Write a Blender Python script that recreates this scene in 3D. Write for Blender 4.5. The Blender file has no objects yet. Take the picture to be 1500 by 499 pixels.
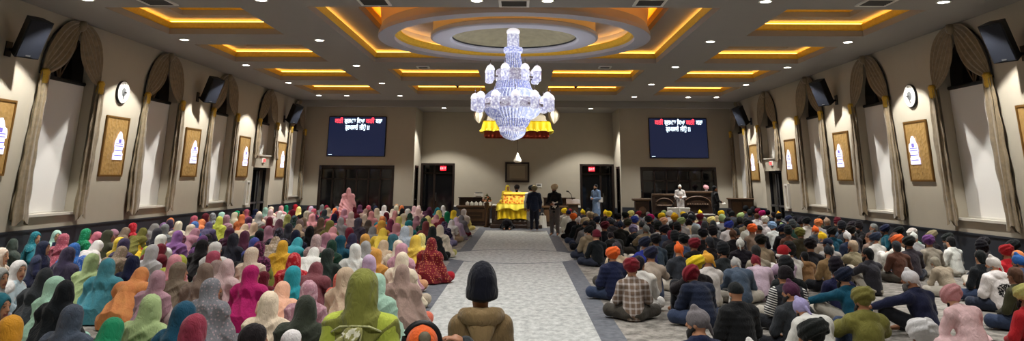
import bpy, math, random
import numpy as np
from mathutils import Matrix, Vector
random.seed(7); RNG = np.random.default_rng(7)
C = bpy.context.scene.collection
PI = math.pi
XW = 11.0; CEIL = 5.82; YTV = 39.3; YALC = 42.2; YREAR = -5.0; XAL = 5.28; CLOW = 5.62; YSTEP = 37.7

# ------------------------------------------------------------------ materials
def lin(c):
    def f(v):
        v /= 255.0
        return v / 12.92 if v <= .04045 else ((v + .055) / 1.055) ** 2.4
    return (f(c[0]), f(c[1]), f(c[2]), 1.0)

def mat(name, col, rough=.8, metal=0., spec=.3, noise=0., nscale=20., bump=0., bscale=60., emit=None, estr=0., alpha=1., coat=0.):
    m = bpy.data.materials.new(name); m.use_nodes = True
    n = m.node_tree.nodes; l = m.node_tree.links
    b = n['Principled BSDF']
    c = lin(col)
    b.inputs['Base Color'].default_value = c
    b.inputs['Roughness'].default_value = rough
    b.inputs['Metallic'].default_value = metal
    b.inputs['Specular IOR Level'].default_value = spec
    b.inputs['Coat Weight'].default_value = coat
    if alpha < 1: b.inputs['Alpha'].default_value = alpha
    if noise > 0:
        tc = n.new('ShaderNodeTexCoord'); nz = n.new('ShaderNodeTexNoise'); nz.inputs['Scale'].default_value = nscale
        nz.inputs['Detail'].default_value = 4
        l.new(tc.outputs['Object'], nz.inputs['Vector'])
        mx = n.new('ShaderNodeMix'); mx.data_type = 'RGBA'
        mx.inputs['A'].default_value = tuple(v * (1 - noise) for v in c[:3]) + (1,)
        mx.inputs['B'].default_value = tuple(min(1, v * (1 + noise)) for v in c[:3]) + (1,)
        l.new(nz.outputs['Fac'], mx.inputs['Factor']); l.new(mx.outputs['Result'], b.inputs['Base Color'])
    if bump > 0:
        tc = n.new('ShaderNodeTexCoord'); nz = n.new('ShaderNodeTexNoise'); nz.inputs['Scale'].default_value = bscale
        l.new(tc.outputs['Object'], nz.inputs['Vector'])
        bp = n.new('ShaderNodeBump'); bp.inputs['Strength'].default_value = bump; bp.inputs['Distance'].default_value = .01
        l.new(nz.outputs['Fac'], bp.inputs['Height']); l.new(bp.outputs['Normal'], b.inputs['Normal'])
    if emit:
        b.inputs['Emission Color'].default_value = lin(emit); b.inputs['Emission Strength'].default_value = estr
    return m

def N(m, t, **kw):
    nd = m.node_tree.nodes.new(t)
    for k, v in kw.items():
        if k in nd.inputs: nd.inputs[k].default_value = v
        else: setattr(nd, k, v)
    return nd
def math_node(m, op, a, b=None):
    nd = m.node_tree.nodes.new('ShaderNodeMath'); nd.operation = op
    for i, v in enumerate((a, b)):
        if v is None: continue
        if isinstance(v, (int, float)): nd.inputs[i].default_value = v
        else: m.node_tree.links.new(v, nd.inputs[i])
    return nd.outputs[0]

# ------------------------------------------------------------------ mesh builder
class MB:
    def __init__(s): s.v = []; s.f = []; s.m = []
    def add(s, vs, fs, mi=0):
        o = len(s.v); s.v += [tuple(v) for v in vs]; s.f += [tuple(i + o for i in f) for f in fs]; s.m += [mi] * len(fs); return s
    def box(s, x0, x1, y0, y1, z0, z1, mi=0, bev=0.):
        if bev > 0:
            b = min(bev, abs(x1-x0)/2.01, abs(y1-y0)/2.01, abs(z1-z0)/2.01)
            # chamfered box: 24 vertices
            vs = []; idx = {}
            X = (x0, x1); Y = (y0, y1); Z = (z0, z1)
            for i in (0, 1):
                for j in (0, 1):
                    for k in (0, 1):
                        sx, sy, sz = (1 if i == 0 else -1), (1 if j == 0 else -1), (1 if k == 0 else -1)
                        idx[i, j, k, 0] = len(vs); vs.append((X[i], Y[j] + sy*b, Z[k] + sz*b))
                        idx[i, j, k, 1] = len(vs); vs.append((X[i] + sx*b, Y[j], Z[k] + sz*b))
                        idx[i, j, k, 2] = len(vs); vs.append((X[i] + sx*b, Y[j] + sy*b, Z[k]))
            fs = []
            q = [(0, 0), (1, 0), (1, 1), (0, 1)]
            for i in (0, 1): fs.append([idx[i, a, c, 0] for a, c in q])
            for j in (0, 1): fs.append([idx[a, j, c, 1] for a, c in q])
            for k in (0, 1): fs.append([idx[a, c, k, 2] for a, c in q])
            for a in (0, 1):
                for c in (0, 1):
                    fs.append([idx[a, c, 0, 0], idx[a, c, 1, 0], idx[a, c, 1, 1], idx[a, c, 0, 1]])
                    fs.append([idx[a, 0, c, 0], idx[a, 1, c, 0], idx[a, 1, c, 2], idx[a, 0, c, 2]])
                    fs.append([idx[0, a, c, 1], idx[1, a, c, 1], idx[1, a, c, 2], idx[0, a, c, 2]])
                    for k in (0, 1): fs.append([idx[a, c, k, 0], idx[a, c, k, 1], idx[a, c, k, 2]])
            return s.add(vs, fs, mi)
        vs = [(x, y, z) for z in (z0, z1) for y in (y0, y1) for x in (x0, x1)]
        return s.add(vs, [(0, 2, 3, 1), (4, 5, 7, 6), (0, 1, 5, 4), (2, 6, 7, 3), (0, 4, 6, 2), (1, 3, 7, 5)], mi)
    def quad(s, a, b, c, d, mi=0): return s.add([a, b, c, d], [(0, 1, 2, 3)], mi)
    def lathe(s, prof, n=24, c=(0, 0, 0), mi=0, cap=True, squash=1.0):
        vs = []; fs = []
        for r, z in prof:
            for i in range(n):
                a = 2 * PI * i / n
                vs.append((c[0] + r * math.cos(a), c[1] + r * squash * math.sin(a), c[2] + z))
        for j in range(len(prof) - 1):
            for i in range(n):
                k = (i + 1) % n
                fs.append((j*n + i, j*n + k, (j+1)*n + k, (j+1)*n + i))
        if cap:
            fs.append(tuple(range(n))[::-1]); fs.append(tuple(range((len(prof)-1)*n, len(prof)*n)))
        return s.add(vs, fs, mi)
    def tube(s, pts, r, n=8, mi=0):
        pts = [Vector(p) for p in pts]; vs = []; fs = []
        rr = r if isinstance(r, (list, tuple)) else [r] * len(pts)
        for i, p in enumerate(pts):
            d = (pts[min(i+1, len(pts)-1)] - pts[max(i-1, 0)]).normalized()
            u = d.cross(Vector((0, 0, 1)) if abs(d.z) < .9 else Vector((1, 0, 0))).normalized(); w = d.cross(u)
            for k in range(n):
                a = 2 * PI * k / n; vs.append(p + (u * math.cos(a) + w * math.sin(a)) * rr[i])
        for i in range(len(pts) - 1):
            for k in range(n):
                fs.append((i*n + k, i*n + (k+1) % n, (i+1)*n + (k+1) % n, (i+1)*n + k))
        fs.append(tuple(range(n))[::-1]); fs.append(tuple(range((len(pts)-1)*n, len(pts)*n)))
        return s.add(vs, fs, mi)
    def grid(s, fn, nu, nv, mi=0, thick=0.):
        P = [[Vector(fn(i/nu, j/nv)) for j in range(nv+1)] for i in range(nu+1)]
        W = nv + 1
        vs = [p for r in P for p in r]
        fs = [(i*W + j, (i+1)*W + j, (i+1)*W + j+1, i*W + j+1) for i in range(nu) for j in range(nv)]
        if thick:
            n0 = len(vs); vs2 = []
            for i in range(nu+1):
                for j in range(nv+1):
                    du = P[min(i+1, nu)][j] - P[max(i-1, 0)][j]; dv = P[i][min(j+1, nv)] - P[i][max(j-1, 0)]
                    nn = du.cross(dv); nn = nn.normalized() if nn.length > 1e-9 else Vector((0, 0, 1))
                    vs2.append(P[i][j] - nn * thick)
            vs += vs2
            fs += [tuple(n0 + k for k in f[::-1]) for f in fs]
            rim = [(i*W, (i+1)*W) for i in range(nu)] + [((i+1)*W + nv, i*W + nv) for i in range(nu)] + [(j+1, j) for j in range(nv)] + [(nu*W + j, nu*W + j+1) for j in range(nv)]
            fs += [(b, a, a + n0, b + n0) for a, b in rim]
        return s.add(vs, fs, mi)
    def build(s, name, mats, parent=None, smooth=False):
        me = bpy.data.meshes.new(name); me.from_pydata([tuple(v) for v in s.v], [], s.f)
        for m in (mats if isinstance(mats, (list, tuple)) else [mats]): me.materials.append(m)
        me.polygons.foreach_set('material_index', s.m)
        if smooth: me.polygons.foreach_set('use_smooth', [True] * len(s.f))
        me.update()
        o = bpy.data.objects.new(name, me); C.objects.link(o)
        if parent is not None: o.parent = parent
        return o

def tag(o, label, cat, group=None):
    o['label'] = label; o['category'] = cat
    if group: o['group'] = group
    return o
def struct(o): o['kind'] = 'structure'; return o
def thing(name, loc, label, cat, rz=0., group=None):
    o = bpy.data.objects.new(name, None); C.objects.link(o); o.location = loc; o.rotation_euler = (0, 0, rz); o.empty_display_size = .1
    return tag(o, label, cat, group)
def copy_tree(o, parent=None):
    c = o.copy(); C.objects.link(c)
    if parent is not None: c.parent = parent
    for ch in list(o.children): copy_tree(ch, c)
    return c

# ------------------------------------------------------------------ camera (solved from the room)
F = 1090.; PXC = 750.; YP = -50.; YH = 262.; XV = 765.; ROLL = .35
CAM = np.array([.2, 0., 2.05])
_th = math.atan((YH - YP) / F); _yaw = math.atan((XV - PXC) / F * math.cos(_th)); _r = math.radians(ROLL)
_fw = np.array([-math.sin(_yaw) * math.cos(_th), math.cos(_yaw) * math.cos(_th), math.sin(_th)])
_rt = np.array([math.cos(_yaw), math.sin(_yaw), 0.]); _up = np.cross(_rt, _fw)
RT = _rt * math.cos(_r) + _up * math.sin(_r); UP = -_rt * math.sin(_r) + _up * math.cos(_r)
def ray(x, y): return _fw + RT * (x - PXC) / F - UP * (y - YP) / F
def on_plane(x, y, axis, val):
    d = ray(x, y); return CAM + d * ((val - CAM[axis]) / d[axis])
def project(p):
    v = np.asarray(p, float) - CAM; z = v @ _fw
    return PXC + F * (v @ RT) / z, YP - F * (v @ UP) / z
cd = bpy.data.cameras.new('camera'); cam = bpy.data.objects.new('camera', cd); C.objects.link(cam)
cd.sensor_width = 36; cd.lens = F / 1500 * 36; cd.shift_y = -299.5 / 1500; cd.clip_start = .05; cd.clip_end = 200
M4 = Matrix.Identity(4)
for i in range(3):
    M4[i][0] = RT[i]; M4[i][1] = UP[i]; M4[i][2] = -_fw[i]; M4[i][3] = CAM[i]
cam.matrix_world = M4
bpy.context.scene.camera = cam
EXPOSURE = 0.5; LAMP_OUT = 720; LAMP_IN = 290; LAMP_DAIS = 620; DEBUG = False
# ------------------------------------------------------------------ room materials
M_wall = mat('wall_paint', (176, 168, 151), .85, noise=.04, nscale=3, bump=.05, bscale=120)
M_ceil = mat('ceiling_paint', (150, 147, 142), .9, noise=.03, nscale=2)
M_gold = mat('gilded_cove', (248, 190, 60), .45, metal=.2, noise=.25, nscale=14, bump=.3, bscale=25)
M_ledge = mat('cove_ledge_paint', (226, 196, 140), .8)
M_led = mat('warm_led_strip', (255, 214, 120), .5, emit=(255, 190, 84), estr=6.5)
M_dark = mat('dark_wainscot', (48, 51, 58), .6, noise=.15, nscale=8)
M_black = mat('black_plastic', (18, 18, 20), .5)
M_blackf = mat('speaker_grille', (20, 24, 34), .6, bump=.3, bscale=300)
M_white = mat('white_paint', (222, 220, 212), .6)
M_wood = mat('dark_walnut', (58, 42, 32), .45, noise=.35, nscale=9, coat=.2)
M_wood2 = mat('carved_walnut', (88, 66, 47), .5, noise=.3, nscale=12)
M_dwood = mat('espresso_wood', (34, 24, 20), .4, noise=.25, nscale=9, coat=.2)
M_glass = mat('dark_glass', (12, 13, 16), .08, spec=.6)
M_blind = mat('white_blind_fabric', (222, 220, 215), .9, bump=.05, bscale=300)
M_metal = mat('brushed_steel', (150, 150, 150), .35, metal=.9)
M_lamp = mat('downlight_lens', (255, 255, 250), .5, emit=(255, 247, 232), estr=16)
M_curt = mat('sheer_gold_curtain', (126, 111, 86), .5, noise=.5, nscale=9, bump=.2, bscale=30)
M_curt.node_tree.nodes['Principled BSDF'].inputs['Sheen Weight'].default_value = .3
M_tie = mat('gold_sequin_tieback', (214, 176, 74), .3, metal=.8, noise=.5, nscale=60, bump=.8, bscale=90)
M_gframe = mat('gilt_frame', (126, 92, 46), .4, metal=.5)

def carpet_material():
    m = mat('hall_carpet', (150, 142, 132), .95)
    n = m.node_tree.nodes; l = m.node_tree.links; b = n['Principled BSDF']
    b.inputs['Specular IOR Level'].default_value = .1
    g = N(m, 'ShaderNodeNewGeometry'); sep = N(m, 'ShaderNodeSeparateXYZ'); l.new(g.outputs['Position'], sep.inputs[0])
    x, y = sep.outputs[0], sep.outputs[1]
    mk = lambda op, a, c=None: math_node(m, op, a, c)
    ax = mk('ABSOLUTE', x)
    r = mk('SQRT', mk('ADD', mk('MULTIPLY', x, x), mk('MULTIPLY', mk('SUBTRACT', y, 22.1), mk('SUBTRACT', y, 22.1))))
    inside = mk('LESS_THAN', ax, 1.27)
    before = mk('LESS_THAN', y, 32.6)
    strip = mk('MULTIPLY', mk('MULTIPLY', mk('GREATER_THAN', ax, 1.27), mk('LESS_THAN', ax, 1.62)), mk('LESS_THAN', y, 34.7))
    cross = mk('MULTIPLY', mk('MULTIPLY', mk('GREATER_THAN', y, 32.6), mk('LESS_THAN', y, 34.7)), mk('LESS_THAN', ax, 1.62))
    disc = mk('LESS_THAN', r, 1.88)
    ring_t = mk('MULTIPLY', mk('LESS_THAN', r, 1.97), mk('GREATER_THAN', r, 1.88))
    ring_b = mk('MULTIPLY', mk('MULTIPLY', mk('LESS_THAN', r, 2.3), mk('GREATER_THAN', r, 1.88)), mk('GREATER_THAN', ax, 1.27))
    dark = mk('MULTIPLY', mk('MAXIMUM', mk('MAXIMUM', strip, cross), mk('MAXIMUM', ring_t, ring_b)), mk('SUBTRACT', 1., disc))
    light = mk('MAXIMUM', mk('MULTIPLY', inside, before), disc)
    def speck(ca, cb, sc, sc2):
        nz = N(m, 'ShaderNodeTexNoise'); nz.inputs['Scale'].default_value = sc; nz.inputs['Detail'].default_value = 5; nz.inputs['Roughness'].default_value = .7
        mp = N(m, 'ShaderNodeMapping'); mp.inputs['Scale'].default_value = (1, sc2, 1)
        l.new(g.outputs['Position'], mp.inputs['Vector']); l.new(mp.outputs['Vector'], nz.inputs['Vector'])
        rp = N(m, 'ShaderNodeValToRGB'); rp.color_ramp.elements[0].position = .36; rp.color_ramp.elements[1].position = .64
        rp.color_ramp.elements[0].color = lin(ca); rp.color_ramp.elements[1].color = lin(cb)
        l.new(nz.outputs['Fac'], rp.inputs['Fac']); return rp.outputs['Color']
    base = speck((100, 97, 92), (164, 159, 152), 5., .8)
    lt = speck((150, 152, 151), (194, 196, 194), 9., .6)
    dk = speck((92, 95, 102), (114, 117, 124), 8., 1.)
    m1 = N(m, 'ShaderNodeMix', data_type='RGBA'); l.new(light, m1.inputs['Factor']); l.new(base, m1.inputs['A']); l.new(lt, m1.inputs['B'])
    m2 = N(m, 'ShaderNodeMix', data_type='RGBA'); l.new(dark, m2.inputs['Factor']); l.new(m1.outputs['Result'], m2.inputs['A']); l.new(dk, m2.inputs['B'])
    l.new(m2.outputs['Result'], b.inputs['Base Color'])
    return m
M_carpet = carpet_material()

struct(MB().box(-XW - .6, XW + .6, YREAR - .2, YALC + 1.2, -.2, 0).build('floor', M_carpet))
# ------------------------------------------------------------------ ceiling with coffers
ROWS = [18.4, 23.35, 28.3, 33.25]
side_holes = [(s * 9.48, s * 6.3, r - 1.65, r + 1.65) for r in ROWS for s in (-1, 1)]
mid_holes = [(s * 4.62, s * 1.36, r - 1.65, r + 1.65) for r in ROWS[2:] for s in (-1, 1)]
CEN = (-4.74, 4.74, 16.62, 25.05)
holes = [(min(a, b), max(a, b), c, d) for a, b, c, d in side_holes + mid_holes] + [CEN]
xs = sorted({-XW - .3, XW + .3} | {h[0] for h in holes} | {h[1] for h in holes})
ys = sorted({YREAR - .2, YSTEP} | {h[2] for h in holes} | {h[3] for h in holes})
cb = MB()
for i in range(len(xs) - 1):
    for j in range(len(ys) - 1):
        cx, cy = (xs[i] + xs[i+1]) / 2, (ys[j] + ys[j+1]) / 2
        if any(h[0] < cx < h[1] and h[2] < cy < h[3] for h in holes): continue
        cb.quad((xs[i], ys[j], CEIL), (xs[i], ys[j+1], CEIL), (xs[i+1], ys[j+1], CEIL), (xs[i+1], ys[j], CEIL))
cb.box(-XW - .3, XW + .3, YREAR - .2, YALC + 1.2, 7.3, 7.4)
cb.box(-XW - .3, XW + .3, YSTEP, YSTEP + .3, 5.5, 5.95)       # dropped beam in front of the dais
cb.box(-XW - .3, XW + .3, YSTEP + .3, YALC + 1.2, CLOW, CLOW + .1)
struct(cb.build('ceiling', M_ceil))

def rect_loops(mb, rc, prof):
    x0, x1, y0, y1 = rc
    loops = []
    for ins, z, mi in prof:
        loops.append(([(x0 + ins, y0 + ins, z), (x1 - ins, y0 + ins, z), (x1 - ins, y1 - ins, z), (x0 + ins, y1 - ins, z)], mi))
    for (a, ma), (b, mb_) in zip(loops[:-1], loops[1:]):
        for k in range(4):
            q = (k + 1) % 4
            mb.quad(a[k], a[q], b[q], b[k], ma)
    return loops[-1][0]
def led_ring(rc, ins, z, parent, w=.05):
    x0, x1, y0, y1 = rc
    x0 += ins; x1 -= ins; y0 += ins; y1 -= ins
    mb = MB(); h = .025
    mb.box(x0, x0 + w, y0, y1, z, z + h); mb.box(x1 - w, x1, y0, y1, z, z + h)
    mb.box(x0 + w, x1 - w, y0, y0 + w, z, z + h); mb.box(x0 + w, x1 - w, y1 - w, y1, z, z + h)
    o = mb.build('led_strip', M_led, parent); return o
TR = [0]
def trim(): TR[0] += 1; return 'trim_%d' % TR[0]
PROF1 = [(0, CEIL, 0), (0, CEIL + .16, 0), (-.03, CEIL + .165, 1), (.0, CEIL + .2, 1), (.05, CEIL + .31, 1), (.05, CEIL + .33, 2), (-.12, CEIL + .33, 2), (-.12, CEIL + .42, 0), (.55, CEIL + .42, 0)]
for rc in holes[:-1]:
    mb = MB()
    pr = PROF1 + [(.55, CEIL + .55, 0), (.53, CEIL + .56, 1), (.58, CEIL + .645, 1), (.58, CEIL + .655, 0), (.44, CEIL + .655, 0), (.44, CEIL + .75, 0)]
    last = rect_loops(mb, rc, pr)
    mb.quad(*last, 0)
    o = struct(mb.build(trim(), [M_ceil, M_gold, M_ledge]))
    led_ring(rc, -.07, CEIL + .335, o); led_ring(rc, .5, CEIL + .66, o, .03)
# the big central coffer with hanging rings
mb = MB()
YC = 20.85
last = rect_loops(mb, CEN, PROF1[:-1] + [(.72, CEIL + .42, 0)])
in2 = (CEN[0] + .78, CEN[1] - .78, YC - 3.96, YC + 3.96)
# ledge joins to inner rectangle
a = last
b_ = [(in2[0], in2[2], CEIL + .42), (in2[1], in2[2], CEIL + .42), (in2[1], in2[3], CEIL + .42), (in2[0], in2[3], CEIL + .42)]
for k in range(4): mb.quad(a[k], a[(k+1) % 4], b_[(k+1) % 4], b_[k], 0)
last = rect_loops(mb, in2, [(0, CEIL + .42, 0), (0, CEIL + .6, 1), (-.04, CEIL + .61, 1), (.05, CEIL + .72, 1), (.05, CEIL + .75, 1), (-.12, CEIL + .75, 2), (-.12, CEIL + .95, 2)])
mb.quad(*last, 1)
o = struct(mb.build(trim(), [M_ceil, M_gold, M_ledge]))
led_ring(CEN, -.07, CEIL + .335, o); led_ring(in2, -.06, CEIL + .755, o)
M_ringp = mat('ring_paint', (176, 174, 180), .8)
M_dome = mat('mottled_gold_leaf_dome', (150, 141, 112), .6, noise=.3, nscale=5)
def ring_mesh(prof, mi_of, n=96):
    m_ = MB()
    for (r0, z0), (r1, z1), mi in zip(prof[:-1], prof[1:], mi_of):
        m_.lathe([(r0, z0), (r1, z1)], n, (0, YC, 0), mi, cap=False)
    return m_
# outer drum, cove, inner drum, dome
Z0 = CEIL - .02
pr = [(3.8, CEIL + .95), (3.72, CEIL + .3), (3.8, Z0 + .1), (3.8, Z0), (3.36, Z0), (3.36, Z0 + .1), (3.28, Z0 + .13), (3.2, Z0 + .24), (3.2, Z0 + .27), (3.4, Z0 + .27), (3.4, Z0 + .5), (2.2, Z0 + .5)]
rg = ring_mesh(pr, [2, 0, 0, 0, 0, 1, 1, 1, 2, 0, 0])
o2 = struct(rg.build(trim(), [M_ringp, M_gold, M_ledge], smooth=False))
l_ = MB(); l_.lathe([(3.36, Z0 + .275), (3.36, Z0 + .3), (3.31, Z0 + .3), (3.31, Z0 + .275)], 96, (0, YC, 0), cap=False); l_.build('led_strip', M_led, o2)
pr = [(2.3, Z0 + .5), (2.3, Z0 + .18), (2.36, Z0 + .14), (2.36, Z0 + .05), (2.3, Z0 + .02), (1.82, Z0 + .02), (1.76, Z0 + .05), (1.76, Z0 + .09), (1.74, Z0 + .13)]
dome = [(1.74 * math.cos(t * PI / 2), Z0 + .13 + .34 * math.sin(t * PI / 2)) for t in [i / 8 for i in range(1, 8)]] + [(.02, Z0 + .47)]
rg = ring_mesh(pr + dome, [2, 0, 0, 0, 0, 0, 0, 4] + [3] * 8)  # black band at the dome base paints in its shadowed rim
struct(rg.build(trim(), [M_ringp, M_gold, M_ledge, M_dome, M_black], smooth=False))

# ------------------------------------------------------------------ side walls with arched niches
WY = [13.45, 18.4, 23.35, 28.3, 33.25, 37.75]
HW, SILL, SPR, APX = 1.1, 1.19, 4.34, 5.66
def arch(yc, hw=HW, sill=SILL, n=14):
    pts = [(yc - hw, sill), (yc - hw, SPR)]
    for i in range(1, n):
        a = PI - PI * i / n
        pts.append((yc + hw * math.cos(a), SPR + (APX - SPR) * math.sin(a) ** .85))
    return pts + [(yc + hw, SPR), (yc + hw, sill)]
NICHE = .34
WN = [0]
M_winframe = mat('window_frame', (92, 78, 62), .6)
M_sill = mat('window_sill', (206, 200, 188), .6)
DOORZ = 2.46
for s, side in ((-1, 'left'), (1, 'right')):
    X = s * XW
    mb = MB()
    q = lambda ya, za, yb, zb: mb.quad((X, ya, za), (X, yb, za), (X, yb, zb), (X, ya, zb))
    prev = YREAR
    for yc in WY[1:]:
        sill = 2.98 if yc == 33.25 else SILL
        A = arch(yc, sill=sill)
        q(prev, 0, yc - HW, CEIL)
        if yc == 33.25:
            q(yc - HW, DOORZ, yc + HW, sill)
        else: q(yc - HW, 0, yc + HW, sill)
        for (y0, z0), (y1, z1) in zip(A[1:-2], A[2:-1]):
            mb.quad((X, y0, z0), (X, y1, z1), (X, y1, CEIL), (X, y0, CEIL))
        XO = X + s * NICHE
        for (y0, z0), (y1, z1) in zip(A, A[1:] + A[:1]):
            mb.quad((X, y0, z0), (XO, y0, z0), (XO, y1, z1), (X, y1, z1))
        if yc == 33.25:
            for yy in (yc - HW, yc + HW): mb.quad((X, yy, 0), (XO, yy, 0), (XO, yy, DOORZ), (X, yy, DOORZ))
            mb.quad((X, yc - HW, DOORZ), (XO, yc - HW, DOORZ), (XO, yc + HW, DOORZ), (X, yc + HW, DOORZ))
        prev = yc + HW
    q(prev, 0, YTV, CEIL)
    mb.box(X + s * NICHE, X + s * (NICHE + .25), YREAR, YTV, 0, CEIL + .3)
    mb.quad((X, YTV, CEIL), (X, YTV + .2, CEIL), (X, YTV + .2, 0), (X, YTV, 0))
    struct(mb.build('wall_' + side, M_wall))
    # dark wainscot band on the wall foot
    wb = MB()
    segs = [(YREAR, WY[4] - HW - .1), (WY[4] + HW + .1, YTV)]
    for a_, b2 in segs: wb.box(X - s * .04, X, a_, b2, 0, .84); wb.box(X - s * .06, X, a_, b2, .84, .88)
    struct(wb.build('baseboard_' + side, M_dark))
    for k, yc in enumerate(WY[1:]):
        WN[0] += 1
        sill = 2.98 if yc == 33.25 else SILL
        XO = X + s * (NICHE - .02)
        g = MB()
        A = arch(yc, sill=sill)
        g.add([(XO, y, z) for y, z in A], [tuple(range(len(A)))])
        wobj = struct(g.build('window_%d' % WN[0], M_glass))
        fr = MB()
        for zz in (SPR,): fr.box(min(XO, XO - s * .05), max(XO, XO - s * .05), yc - HW, yc + HW, zz - .03, zz + .03)
        fr.box(min(XO, XO - s * .05), max(XO, XO - s * .05), yc - .025, yc + .025, SPR, APX - .02)
        for sg in (-1, 1):
            fr.tube([(XO - s * .03, yc, SPR + .02), (XO - s * .03, yc + sg * .62, SPR + 1.08)], .02, 6)
        fr.build('window_frame', M_winframe, wobj)
        MB().box(min(X - s * .06, X + s * NICHE), max(X - s * .06, X + s * NICHE), yc - HW, yc + HW, sill - .04, sill + .015).build('window_sill', M_sill, wobj)
ORD = ['first', 'second', 'third', 'fourth', 'fifth']
SIDE = {-1: "women's", 1: "men's"}
def win_phrase(k, s):
    if k == 3: return "arched window above the exit door, %s side" % SIDE[s]
    if k == 4: return "arched window beside the dais, %s side" % SIDE[s]
    return "%s arched window from the front, %s side" % (ORD[k], SIDE[s])
# window_1.. doors at the exit
DN = [0]
def glass_door(X, s, yc, zt, hw):
    DN[0] += 1
    o = MB().box(min(X, X + s * .03), max(X, X + s * .03), yc - hw, yc + hw, 0.02, zt).build('door_%d' % DN[0], M_glass); struct(o)
    f = MB()
    x0, x1 = sorted((X - s * .06, X + s * .05))
    for yy in (yc - hw + .03, yc - .04, yc + .04, yc + hw - .03): f.box(x0, x1, yy - .035, yy + .035, 0, zt)
    f.box(x0, x1, yc - hw, yc + hw, zt - .09, zt); f.box(x0, x1, yc - hw, yc + hw, 0, .2)
    f.build('door_frame', M_black, o)
    h = MB()
    for c in (yc - hw / 2, yc + hw / 2):
        h.box(min(X - s * .13, X - s * .1), max(X - s * .13, X - s * .1), c - hw * .4, c + hw * .4, .98, 1.06)
        for e in (-.36, .36): h.box(min(X - s * .13, X), max(X - s * .13, X), c + hw * e - .02, c + hw * e + .02, .99, 1.05)
    h.build('push_bar', M_metal, o)
    v = MB()
    for c in (yc - .15, yc + .15): v.box(min(X - s * .1, X - s * .07), max(X - s * .1, X - s * .07), c - .02, c + .02, .3, zt - .15)
    v.build('door_rail', M_metal, o)
for s in (-1, 1): glass_door(s * (XW + NICHE - .1), s, WY[4], DOORZ, HW)

# ------------------------------------------------------------------ back of the hall
mb = MB()
for s in (-1, 1):
    a_, b2, c_, d_ = 11.3, 10.0, 6.36, XAL
    for x0, x1, z0, z1 in ((a_, b2, 0, CEIL), (b2, c_, 2.58, CEIL), (c_, d_, 0, CEIL)):
        mb.box(min(s*x0, s*x1), max(s*x0, s*x1), YTV, YTV + .2, z0, z1)
    mb.box(min(s*10.6, s*5.8), max(s*10.6, s*5.8), YTV + .6, YTV + .7, 0, CEIL)
    # alcove return wall with a door opening
    xs0, xs1 = sorted((s * XAL, s * (XAL + .2)))
    mb.box(xs0, xs1, YTV + .2, YTV + .55, 0, CLOW); mb.box(xs0, xs1, YTV + .55, YTV + 1.55, 2.6, CLOW); mb.box(xs0, xs1, YTV + 1.55, YALC, 0, CLOW)
    mb.box(min(s*3.42, s*XAL), max(s*3.42, s*XAL), YALC, YALC + .2, 2.86, CLOW)
mb.box(-3.42, 3.42, YALC, YALC + .2, 0, CLOW)
mb.box(-XAL - .3, XAL + .3, YALC + 1.0, YALC + 1.1, 0, CLOW)
struct(mb.build('wall_back', M_wall))
struct(MB().box(-XW - .3, XW + .3, YREAR - .2, YREAR, 0, CEIL).build('wall_front', M_wall))
wb = MB(); tb = MB()
wb.box(-3.42, 3.42, YALC - .04, YALC, 0, .6); tb.box(-3.42, 3.42, YALC - .07, YALC, .6, .68)
for s in (-1, 1):
    for x0, x1 in ((XAL, 6.36), (10.0, XW)):
        wb.box(min(s*x0, s*x1), max(s*x0, s*x1), YTV - .04, YTV, 0, .72)
    xx = sorted((s * XAL, s * (XAL - .04)))
    wb.box(xx[0], xx[1], YTV + 1.55, YALC, 0, .6)
struct(wb.build('baseboard_back', M_dark)); struct(tb.build('trim_40', M_white))
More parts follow.
